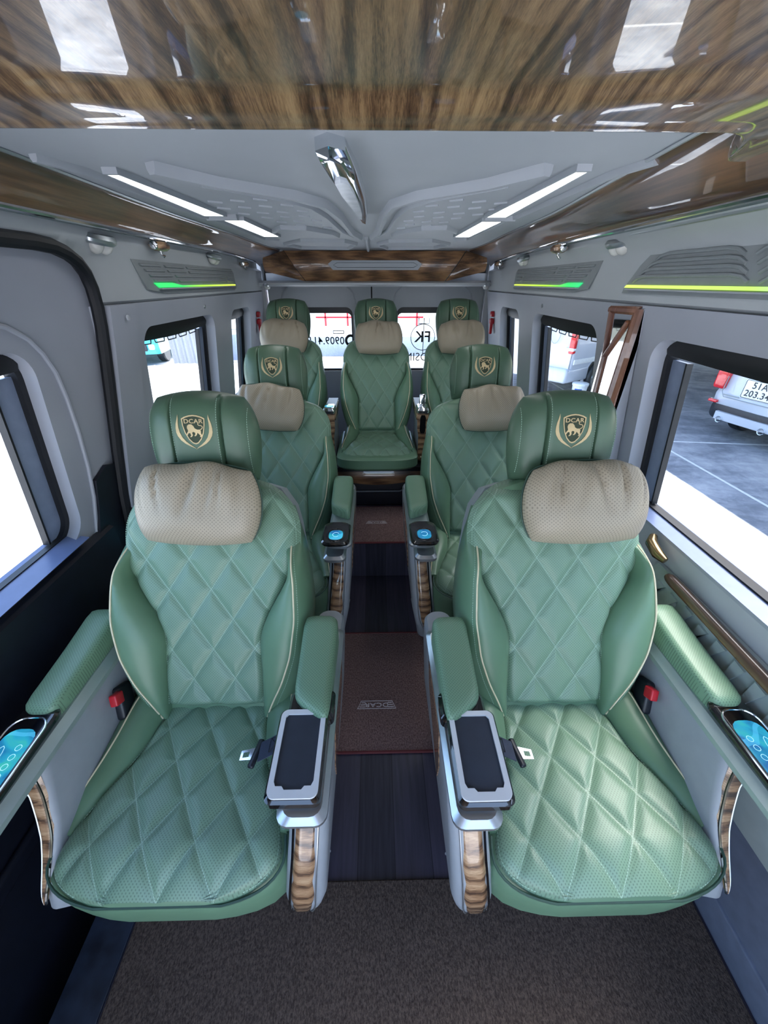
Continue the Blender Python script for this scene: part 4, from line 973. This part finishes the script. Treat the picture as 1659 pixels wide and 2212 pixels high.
            def icons():
                mb = M(tc)
                for i in range(6): mb.tube([(sg*(.288 + .006*math.cos(a)), .085 + .018*i + .006*math.sin(a), .6492 + .03*(.055+.018*i)) for a in lin(0, 2*PI, 11)[:-1]], .0006, 4, closed=True)
                mb.tube([(sg*(.322 + .010*math.cos(a)), .135 + .045*math.sin(a), .6492 + .0030) for a in lin(0, 2*PI, 17)[:-1]], .0006, 4, closed=True); return mb
            obj('screen_symbols', icons, mat_icon, cs, key=kk)
            obj('yellow_button_symbol', lambda: M(tc).lathe([(.0003, 0), (.0045, .0002), (.0003, .0006)], (sg*.312, .060, .6488), 'Z', 12), mat_yel, cs, key=kk)
            obj('pink_button_symbol', lambda: M(tc).lathe([(.0003, 0), (.0035, .0002), (.0003, .0006)], (sg*.330, .054, .6488), 'Z', 12), mat_pink, cs, key=kk)
        else:                           # middle row arms
            ar = obj('armrest_frame', lambda: slab(tc, sg, .236, .350, .022, .47, .590, .632, .026, .014, ), mat_silver, t, key=kk)
            obj('arm_drawer', lambda: slab(tc, sg, .246, .330, .020, .12, .562, .592, .022, .010), mat_silver, t, key=kk)
            obj('armrest_pad', lambda: pad_body(tc, sg, .165, .44, .248, .338, .625, .695, slant=-.03), mat_pad, t, key=kk, ang=60)
            cs = obj('control_panel', lambda: slab(tc, sg, .240, .346, .030, .185, .632, .650, .030, .006), mat_gloss, t, 'gloss black control pod', key=kk)
            obj('chrome_rim', lambda: M(tc).tube([(sg*(.293 + .034*math.cos(a)), .088 + .042*math.sin(a), .650) for a in lin(0, 2*PI, 25)[:-1]], .0022, 6, closed=True), mat_gloss, cs, key=kk)
            obj('display', lambda: M(tc).loft([[(sg*(.293 + r*sgnp(math.cos(a), .7)), .088 + r*1.15*sgnp(math.sin(a), .7), z) for a in lin(0, 2*PI, 25)[:-1]] for r, z in ((.027, .649), (.026, .6515))]), mat_disp, cs, 'lit blue display', key=kk)
            obj('screen_symbols', lambda: M(tc).tube([(sg*(.293 + .012*math.cos(a)), .088 + .014*math.sin(a), .6522) for a in lin(.5, 5.5, 14)], .0009, 4), mat_icon, cs, key=kk)
    # belt receiver at the outer rear corner
    bk = obj('belt_buckle', lambda: M(tc).rbox((.236, .375, .505), (.026, .052, .088), .008, Matrix.Rotation(-.5, 4, 'X') @ Matrix.Rotation(.2, 4, 'Y')), mat_blackpl, t, 'black seat belt buckle', key=key)
    obj('release_button', lambda: M(tc).rbox((.229, .352, .545), (.020, .030, .030), .004, Matrix.Rotation(-.5, 4, 'X') @ Matrix.Rotation(.2, 4, 'Y')), mat_red, bk, 'red release button', key=key)
    if kind == 'front':
        def strap():
            mb = M(tc)
            path = [(-.255, .255, .555), (-.235, .250, .540), (-.205, .246, .520), (-.180, .243, .503), (-.158, .240, .492)]
            return mb.loft([[(x, y + d, z + e) for d, e in ((-.022, 0), (.022, .002), (.022, .0045), (-.022, .0025))] for x, y, z in path])
        b_ = obj('seat_belt', strap, mat_web, t, 'navy belt webbing', key=key)
        obj('belt_tongue', lambda: M(tc).rbox((-.150, .240, .488), (.016, .066, .012), .005, Matrix.Rotation(.35, 4, 'Y') @ Matrix.Rotation(.25, 4, 'Z')), mat_blackpl, b_, key=key)
        obj('tongue_plate', lambda: shape2d([[(0, -.014), (.036, -.011), (.036, .011), (0, .014)], [(.014, -.006), (.030, -.006), (.030, .006), (.014, .006)]], .0025, lambda x, y, z: tc(-.146 + x, .240 + y, .486 + z - x*.25)), mat_chrome, b_, key=key)
        def xst():
            mb = M(tc)
            P2 = lambda a, b: (-.215 + a*.03, .2455 + b*.016, .529 - a*.0195 + .003)
            for l in ([(0, -1), (1, -1), (1, 1), (0, 1), (0, -1)], [(0, -1), (1, 1)], [(0, 1), (1, -1)]): mb.tube([P2(*q) for q in l], .0008, 4)
            return mb
        obj('cross_stitching', xst, mat_black, b_, key=key)
    return t
SX = {'R': .482, 'L': -.450}
make_seat('front', 1, (SX['R'], .255, 0), 0, 'front right green quilted seat, nearest the camera on the window side with parked cars outside', 'green quilted seats')
make_seat('front', -1, (SX['L'], .265, 0), 0, 'front left green quilted seat, nearest the camera beside the sliding door', 'green quilted seats')
make_seat('mid', 1, (.468, 1.115, 0), 0, 'second-row green quilted seat on the right of the aisle', 'green quilted seats')
make_seat('mid', -1, (-.452, 1.115, 0), 0, 'second-row green quilted seat on the left of the aisle', 'green quilted seats')
for x, lab in ((-.563, 'rear-row green seat at the left window'), (.0, 'middle seat of the rear row facing the aisle'), (.527, 'rear-row green seat at the right window')):
    make_seat('rear', 1, (x, 2.035, .182), 0, lab, 'green quilted seats')

# neck pillows
def pillow_mb(seed, hw=.160, hh=.108, th=.052):
    r = random.Random(seed); ph = [r.random()*6 for _ in range(8)]; mb = M()
    us = [math.sin(PI/2*t) for t in lin(-1, 1, 61)]; vs = [math.sin(PI/2*t) for t in lin(-1, 1, 41)]
    def wr(u, v):   # creases running down from the top seam
        w = 0
        for i in range(6):
            c = -.75 + .3*i + .08*math.sin(ph[i]); wd = .05 + .03*math.sin(ph[i]*2); sl = .18*math.sin(ph[i]*3)
            w += (2.3+1.0*math.sin(ph[i]*5))*math.exp(-((u - c - sl*v)/wd)**2)*sst(-.5, .8, v)
        return w
    def f(sd):
        def g(u, v):
            x = hw*u*math.sqrt(1-.30*v*v); z = hh*v*math.sqrt(1-.32*u*u) + .010*math.cos(u*2.2)*0 - .008*(u*u)*(v < 0)
            t = ((1-abs(u)**3.4)*(1-abs(v)**3))**.55
            y = sd*th*t
            if sd > 0: y += -.006*wr(u, v)*t + .0035*math.sin(5*u+ph[0])*math.sin(3*v+ph[1])*t
            z += .004*math.sin(6*u+ph[2])*sst(.5, 1, v)
            return (x, -y, z)
        return g
    mb.grid(f(1), us, vs, lambda u, v: (u*hw, v*hh)); mb.grid(f(-.6), us, vs, lambda u, v: (u*hw, v*hh)); return mb
def pillow(loc, tilt, roll, seed, lab, s=1.0, yaw=0.0):
    t = empty('neck_pillow', loc); t.rotation_euler = (-tilt, roll, yaw); t.scale = (s, s, s); tag(t, lab, 'pillow', 'beige neck pillows')
    obj('pillow_body', lambda: pillow_mb(seed), mat_pillow, t, ang=70)
    def seam(): 
        P_ = []
        for a in lin(0, 2*PI, 61)[:-1]:
            c, s_ = math.cos(a), math.sin(a); k = 1/max(abs(c), abs(s_)); u, v = c*k, s_*k
            u = math.copysign(min(1, abs(u)), u); x = .160*u*math.sqrt(1-.30*v*v); z = .108*v*math.sqrt(1-.32*u*u) - .008*(u*u)*(v < 0)
            P_.append((x*.995, .010, z*.995))
        return M().tube(P_, .0028, 6, closed=True)
    obj('seam_piping', seam, mat_dkpipe, t, 'dark green seam piping', key='seam')
make_p = [((.530, .848, .985), .42, -.02, 1, 'beige neck pillow on the front right seat', 1.0, 0), ((-.454, .856, .985), .42, .04, 2, 'beige neck pillow on the front left seat', .98, 0),
          ((.515, 1.70, .985), .40, -.03, 3, 'beige neck pillow on the second-row right seat', .93, 0), ((-.470, 1.70, .995), .40, .10, 4, 'beige neck pillow on the second-row left seat', .93, 0),
          ((-.568, 2.60, 1.182), .38, .05, 5, 'beige neck pillow on the rear left seat', .92, 0), ((.016, 2.60, 1.172), .38, 0, 6, 'beige neck pillow on the middle rear seat', .92, 0), ((.528, 2.60, 1.175), .38, -.03, 7, 'beige neck pillow on the rear right seat', .92, 0)]
for a in make_p: pillow(*a)

# consoles between the rear seats
for x, lab in ((-.272, 'narrow wood-fronted console with round blue cup ring, left of the middle rear seat'), (.262, 'narrow wood-fronted console with dark window and chrome cap, right of the middle rear seat')):
    t = empty('rear_console', (x, 2.16, .54)); tag(t, lab, 'console', 'consoles between the rear seats')
    obj('console_body', lambda: M().loft([[(px*w, py, z) for px, py in rr_loop(-1, 1, 0, .30/1, .004, 2)] for z, w in ((0, .020), (.16, .020), (.24, .028), (.30, .030))]), mat_ribs, t, key='b')
    obj('wood_front', lambda: M().loft([[(w, y, z) for w, y in ((-ww, yy), (ww, yy), (ww, yy+.015), (-ww, yy+.015))] for z, ww, yy in ((.0, .022, -.008), (.15, .021, -.010), (.20, .030, -.014), (.29, .032, -.004))]), mat_wood_seat, t, key='w')
    obj('wood_side', lambda: M().rbox((-.031, .14, .27), (.008, .26, .05), .003).rbox((.031, .14, .27), (.008, .26, .05), .003), mat_wood_seat, t, key='ws')
    if x > 0: obj('dark_window', lambda: M().loft([[(a, yy, z) for a, z in ((-.010, .175), (.010, .175), (.016, .19), (.016, .265), (.010, .28), (-.010, .28), (-.016, .265), (-.016, .19))] for yy in (-.012, -.018)]), mat_gloss, t)
    obj('chrome_cap', lambda: M().loft([[(px, py, z) for px, py in rr_loop(-w, w, -.012+i, .10-i, .014, 4)] for z, w, i in ((.29, .032, 0), (.305, .034, -.002), (.318, .028, .006), (.32, .02, .014))]), mat_chrome, t, key='c')
    if x > 0: obj('chrome_lid', M().rbox((0, .06, .35), (.036, .012, .06), .005, Matrix.Rotation(-.2, 4, 'X')), mat_chrome, t)
    else: obj('cup_display', M().lathe([(.0005, .322), (.024, .322), (.026, .318)], (0, .04, .0), 'Z', 20), mat_disp, t)
    obj('stud', lambda: M().lathe([(.0005, -.016), (.005, -.014), (.005, -.008)], (0, 0, .025), 'Y', 12), mat_cream, t, key='s')
# ================================================================ outside
G = -.65
m = N('worn_concrete'); v = m.coord('Object', (1, 1, 1)); n1 = m.noise(v, .8, 5, .6, .5); n2 = m.noise(v, 6, 5, .7, .8); n3 = m.noise(m.coord('Object', (.5, 1.6, 1)), 2.0, 6, .7, 1.2)
f = m.ma('ADD', m.ma('MULTIPLY', n1, .5), m.ma('ADD', m.ma('MULTIPLY', n2, .22), m.ma('MULTIPLY', n3, .28)))
m.set(color=m.ramp(f, [(.36, srgb(96, 99, 108)), (.46, srgb(126, 129, 136)), (.52, srgb(150, 152, 158)), (.62, srgb(180, 180, 182))]), rough=.85); m.bump(n2, .3, .01); mat_conc = m.mat
g = struct('floor_yard', M().rbox((0, 8, G-.05), (60, 60, .1), .001, seg=1), mat_conc)
obj('joint_line', M().loft([[(x - .02, y, G+.002), (x + .02, y, G+.002), (x+.02, y, G+.004), (x-.02, y, G+.004)] for x, y in ((4.3, -2), (4.25, 12))]).loft([[(x, y - .02, G+.002), (x, y + .02, G+.002), (x, y+.02, G+.004), (x, y-.02, G+.004)] for x, y in ((1.2, 6.0), (12, 4.6))]), simple('pale_joint', srgb(214, 214, 214), .8), g)
# unseen roof, added to throw shade over the right side of the yard
mat_roof = simple('corrugated_roof', srgb(150, 155, 160), .5)
t = empty('shade_roof', (10.2, 8, 3.6)); tag(t, 'unseen corrugated roof added to shade the cars parked on the right', 'roof')
obj('roof_sheet', M().grid(lambda u, y: (lerp_tab([(-16, -6.3), (-3.8, -6.3), (-3.2, -6.7), (16, -6.7)], y)*(1-u) + 12*u, y, .03*math.sin(y*20)), [0, 1], lin(-16, 16, 200)), mat_roof, t)
for yy in (-10, -3, 5.5, 13): obj('post', M().rbox((0, yy, -2.1), (.12, .12, 4.2), .01), mat_roof, t)
# fence and wall at the back left
t = empty('corrugated_fence', (-5.55, 12.35, G)); tag(t, 'tall grey corrugated metal fence behind the teal minibus', 'fence')
obj('fence_sheet', M().grid(lambda x, z: (x, .04*math.sin(x*26), z), lin(-.52, .40, 120), [.0, 3.2]), simple('fence_metal', srgb(120, 124, 132), .5), t)
t = empty('back_wall', (-3.6, 12.3, G)); tag(t, 'bright white wall with a blue-grey lower band seen through the rear left window', 'wall')
obj('wall_face', M().rbox((-.35, .3, 1.6), (2.2, .2, 3.2), .01), mat_white, t)
obj('dado', M().rbox((-.35, .19, .42), (2.2, .03, .7), .005), simple('dado_paint', srgb(100, 112, 140), .6), t)
obj('rail', M().rbox((-.35, .17, .93), (2.2, .05, .03), .005), mat_ribs, t)
# teal minibus
def wheel(parent, c, r, w, axis, key):
    a = {'X': (lambda p, q, h: (h, p, q)), 'Y': (lambda p, q, h: (p, h, q))}[axis]
    o = obj('wheel', lambda: M().lathe([(.001, -w/2+.03), (r*.62, -w/2+.03), (r*.66, -w/2), (r*.93, -w/2), (r, -w/2+.03), (r, w/2-.03), (r*.93, w/2), (r*.001, w/2)], (0, 0, 0), axis, 40), mat_blackpl, parent, key=key)
    o.location = c
    def hub():
        mb = M(); mb.lathe([(.001, -w/2+.0), (r*.16, -w/2+.0), (r*.2, -w/2+.02), (r*.54, -w/2+.012), (r*.60, -w/2-.004), (r*.62, -w/2+.02)], (0, 0, 0), axis, 40); return mb
    h = obj('wheel_rim', hub, mat_silver, o, key=key)
    def holes():
        mb = M()
        for k in range(8):
            an = 2*PI*k/8; cx, cy = math.cos(an)*r*.42, math.sin(an)*r*.42
            ring = [[a(cx + math.cos(b)*r*.045 - math.sin(an)*math.sin(b)*r*.05, cy + math.sin(b)*r*.08, hh) for b in lin(0, 2*PI, 13)[:-1]] for hh in (-w/2+.008, -w/2+.014)]
            mb.loft(ring)
        return mb
    obj('rim_slot', holes, mat_black, o, key=key); return o
mat_teal = simple('teal_paint', srgb(20, 150, 165), .25, coat=1.0, var=0)
mat_carsil = simple('silver_car_paint', srgb(178, 182, 190), .3, coat=.8, var=0)
mat_carwht = simple('white_van_paint', srgb(190, 194, 204), .3, coat=.8, var=0)
mat_carglass = simple('dark_car_glass', srgb(40, 50, 62), .05, coat=1.0, var=0)
mat_lamp = simple('clear_headlamp', srgb(225, 230, 232), .1, coat=1.0, var=0)
mat_tail = simple('red_tail_lamp', srgb(200, 20, 30), .15, coat=1.0, var=0)
mat_yplate = simple('yellow_plate', srgb(235, 170, 40), .5, var=0); mat_plate = simple('white_plate', srgb(225, 228, 230), .5, var=0)
t = empty('minibus', (-7.15, 11.9, G), math.radians(9)); tag(t, 'teal minibus parked outside the left middle window, its front towards the van', 'minibus')
# front faces -y here; width along x (-.85 .. .85), length to +y
def prof_loft(secs, hw, mat, name, parent, n=9):
    return obj(name, M().loft([[(x, y, z) for y, z in secs] for x in (-hw, -hw+.04, hw-.04, hw)] if False else [[(x*1.0, y + dy, z) for y, z in secs] for x, dy in ((-hw, .12), (-hw*.9, .03), (-hw*.5, 0), (hw*.5, 0), (hw*.9, .03), (hw, .12))]), mat, parent, ang=30)
prof_loft([(.06, .30), (.0, .45), (-.02, .75), (.02, 1.05), (.30, 1.25), (.75, 1.95), (1.1, 2.1), (4.2, 2.1), (4.3, .3)], .88, mat_teal, 'body', t)
obj('bumper_grille', M().rbox((.0, -.02, .50), (1.2, .05, .20), .03), mat_blackpl, t)
obj('upper_grille', M().rbox((.0, -.01, .92), (1.2, .06, .14), .05), mat_silver, t)
obj('bumper_bar', M().rbox((.0, -.05, .50), (1.0, .03, .025), .01).rbox((.0, -.05, .43), (1.0, .03, .025), .01), mat_teal, t)
for sg in (-1, 1):
    obj('headlamp', M().rbox((sg*.66, .03, .93), (.36, .12, .24), .05), mat_lamp, t); obj('fog_lamp', M().rbox((sg*.72, .0, .50), (.16, .08, .14), .04), mat_lamp, t)
obj('number_plate', M().rbox((.32, -.06, .66), (.34, .02, .20), .01), mat_yplate, t, 'yellow number plate')
obj('windscreen', M().loft([[(x, y, z) for y, z in ((.30, 1.28), (.72, 1.92), (.75, 1.90), (.33, 1.26))] for x in (-.72, .72)]), mat_carglass, t)
for sg in (-1, 1): wheel(t, (sg*.74, .80, .32), .32, .22, 'X', 'tw')
# white van, rear corner and side visible
hd = math.atan2(.56, .83)
t = empty('white_van', (3.82, 7.95, G), hd); tag(t, 'pale grey parked van with a blue-black rear wheel seen through the middle right window', 'van')
# local: +x along the side (away), +y to the far side ; side face at y=0
side = [(0, .42), (.02, 1.2), (.12, 2.3), (.25, 2.45), (5.2, 2.4), (5.5, 1.4), (5.6, .42)]
obj('body', M().loft([[(x + e*.02, y, z - (1 if z > 2 else 0)*e*.15) for x, z in side] for y, e in ((0, 0), (-.02, 0), (.0, 0), (.02, 0), (1.9, 0), (2.0, 0))][3:]).rbox((2.8, 1.0, .9), (5.5, 2.02, 1.0), .06).rbox((2.75, 1.0, 1.8), (5.3, 1.96, 1.1), .10), mat_carwht, t)
obj('rear_bumper', M().rbox((.02, 1.0, .48), (.22, 2.05, .28), .06).rbox((.35, .0, .48), (.7, .06, .26), .03), mat_carwht, t)
obj('side_moulding', M().rbox((2.8, -.015, .74), (5.4, .03, .10), .012), mat_white, t)
obj('tail_lamp', M().rbox((.02, .03, 1.10), (.10, .12, .40), .03), mat_tail, t); obj('tail_lamp_white', M().rbox((.01, .06, 1.42), (.10, .18, .12), .03).rbox((.01, .06, .98), (.105, .19, .06), .02), mat_lamp, t)
obj('side_lettering', text_mb('51B', .26, .004, lambda x, y, z: (1.12 + x, -.035 - z, 1.30 + y), .01), mat_blackpl, t)
obj('rear_lettering', text_mb('K71', .24, .004, lambda x, y, z: (-.02 - z, .55 - x, 1.55 + y), .01), mat_blackpl, t)
obj('rear_badge', shape2d([[(.11*math.cos(a), .2*math.sin(a)) for a in lin(0, 2*PI, 25)[:-1]], [(.10*math.cos(a), .19*math.sin(a)) for a in lin(0, 2*PI, 25)[:-1]]], .004, lambda x, y, z: (-.02 - z, .42 + x, 1.25 + y)), mat_ribs, t)
obj('wheel_arch', M().lathe([(.43, -.02), (.45, .0), (.40, .05), (.36, .05)], (1.02, -.0, .36), 'Y', 40), mat_carwht, t)
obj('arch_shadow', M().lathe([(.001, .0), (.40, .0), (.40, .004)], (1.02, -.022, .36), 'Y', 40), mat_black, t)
wheel(t, (1.02, .04, .345), .345, .24, 'Y', 'vw'); wheel(t, (4.4, .04, .345), .345, .24, 'Y', 'vw')
# bucket
t = empty('bucket', (4.10, 7.88, G), .2); t.scale = (.86, .86, .9); tag(t, 'white paint bucket with a blue and orange label standing on the yard beside the van', 'bucket')
obj('tub', M().lathe([(.001, 0), (.135, 0), (.14, .01), (.165, .36), (.18, .37), (.18, .41), (.165, .42), (.001, .42)], n=36), mat_white, t)
def wrap(a0, a1, z0, z1): return M().grid(lambda a, z: (math.cos(a)*(.1415 + .025*(z/.36)), math.sin(a)*(.1415+.025*(z/.36)), z), lin(a0, a1, 16), [z0, z1])
obj('label_blue', wrap(-2.9, -1.9, .20, .31), simple('label_blue', srgb(30, 80, 180), .5), t)
mo_ = wrap(-2.1, -1.2, .19, .27); obj('label_orange', mo_, simple('label_orange', srgb(240, 100, 60), .5), t)
obj('label_text_block', wrap(-2.4, -1.3, .06, .09), simple('label_dark', srgb(60, 60, 80), .5), t)
obj('handle', M().tube([(.17*math.cos(a), .17*math.sin(a), .38 + .02*math.sin(a*2)) for a in lin(-2.8, -.4, 14)], .004, 6), mat_silver, t)
# silver SUV with its tail towards us
hd = math.atan2(-.58, .14)
t = empty('silver_suv', (5.22, 6.08, G), hd); t.scale = (.85, .85, .88); tag(t, 'silver SUV parked outside the front right window with its tail and number plate towards us', 'car')
# local: +x runs along the rear bumper (left->right as seen), +y is forwards into the car
def suv(prof, w0, w1, mat, name):
    return obj(name, M().loft([[(x, y + dy, z) for y, z in prof] for x, dy in ((w0, .35), (w0+.05, .14), (w0+.2, .03), ((w0+w1)/2, 0), (w1-.2, .03), (w1-.05, .14), (w1, .35))]), mat, t, ang=35)
suv([(.10, .42), (.02, .50), (.0, .72), (.05, .80), (.07, 1.02), (.30, 1.60), (.55, 1.68), (3.2, 1.60), (3.9, 1.05), (4.5, .95), (4.5, .42)], 0, 1.85, mat_carsil, 'body')
obj('rear_glass', M().loft([[(x, y, z) for y, z in ((.085, 1.08), (.27, 1.52), (.30, 1.50), (.12, 1.07))] for x in (.25, 1.60)]), mat_carglass, t)
suv([(.06, .30), (.0, .36), (-.015, .50), (.0, .56), (.3, .56), (.3, .30)], .02, 1.83, mat_blackpl, 'lower_bumper')
obj('skid_plate', M().loft([[(x, y, z) for y, z in ((-.03, .33), (-.035, .46), (.05, .47), (.05, .31))] for x in (.30, 1.55)]), mat_carsil, t)
for x in (.34, 1.06): obj('exhaust_pipe', M().lathe([(.045, .12), (.045, -.03), (.052, -.035), (.055, -.025), (.055, .12)], (x+.08, -.035, .345), 'Y', 20), mat_chrome, t)
for x0, x1 in ((.0, .22), (1.63, 1.85)): obj('tail_lamp', M().rbox(((x0+x1)/2, .15, .97), (x1-x0, .26, .34), .05), mat_tail, t)
obj('reflector', M().rbox((.14, .03, .60), (.16, .08, .05), .015), mat_tail, t)
obj('tailgate_line', M().tube([(.22, .045, 1.02), (.24, .0, .78), (.30, -.005, .70), (1.55, -.005, .70), (1.61, .0, .78), (1.63, .045, 1.02)], .006, 6), mat_ribs, t)
pl = obj('number_plate', M().rbox((.80, .005, .90), (.50, .02, .30), .01), mat_plate, t)
obj('plate_border', M().tube([(.80 + x, -.007, .90 + z) for x, z in rr_loop(-.235, .235, -.138, .138, .02)], .004, 6, closed=True), mat_blackpl, pl)
obj('plate_text', text_mb('51A', .14, .003, lambda x, y, z: (.80 + x, -.006 - z, .965 + y), .012), mat_blackpl, pl)
obj('plate_text', text_mb('203.34', .14, .003, lambda x, y, z: (.80 + x, -.006 - z, .835 + y), .012), mat_blackpl, pl)
obj('model_badge', M().rbox((.42, -.004, .74), (.28, .006, .018), .002), mat_ribs, t)
for x in (.20, 1.65): wheel(t, (x, .95, .34), .34, .22, 'X', 'sw')
# far parked car and mural wall
t = empty('parked_car', (9.2, 8.3, G), hd); tag(t, 'dark grey car parked in the shade behind the silver SUV', 'car')
obj('body', M().loft([[(x, y, z) for y, z in ((0, .3), (-.05, .7), (.1, .95), (.7, 1.4), (2.4, 1.4), (3.2, .95), (4.2, .8), (4.3, .3))] for x in (-2.2, -2.0, -.5, -.35)]), simple('dark_grey_paint', srgb(60, 68, 84), .3, coat=.8), t)
for xx in (-2.1, -.5): wheel(t, (xx, .8, .32), .32, .2, 'X', 'pw')
t = empty('painted_wall', (8.5, 17, G)); tag(t, 'blue-grey wall with painted swirls beyond the rear right window', 'wall')
m = N('mural_paint'); v = m.coord('Object', (1, 1, 1)); w = m.n('ShaderNodeTexWave', wave_type='RINGS'); m.l(v, w.inputs[0]); w.inputs['Scale'].default_value = .8; w.inputs['Distortion'].default_value = 12
m.set(color=m.ramp(w.outputs['Fac'], [(.35, srgb(70, 90, 105)), (.5, srgb(120, 150, 160)), (.8, srgb(200, 215, 220))]), rough=.8)
obj('wall_face', M().rbox((0, 0, 1.4), (9, .3, 2.8), .01), m.mat, t)
# behind the van: bright building with red window frames
t = empty('rear_building', (-.6, 13.5, G)); tag(t, 'bright white building front with thin red frames behind the rear doors', 'building')
obj('wall_face', M().rbox((.3, .3, 2.0), (6.0, .3, 4.0), .01), mat_white, t)
for xx in (-1.0, -.3, .5, 1.2, 1.9): obj('red_upright', M().rbox((xx, .12, 1.9), (.05, .05, 2.0), .005), mat_red, t)
for zz in (1.15, 1.75, 2.4): obj('red_rail', M().rbox((.4, .12, zz), (3.4, .05, .05), .005), mat_red, t)
obj('dark_base', M().rbox((.3, .10, .30), (5.4, .10, .6), .02), simple('blue_grey_base', srgb(110, 122, 140), .7), t)
# van body outside: sills, roof skin
struct('ceiling_roof_skin', M().rbox((0, 1.1, 1.80), (1.95, 4.5, .04), .02), mat_carsil)
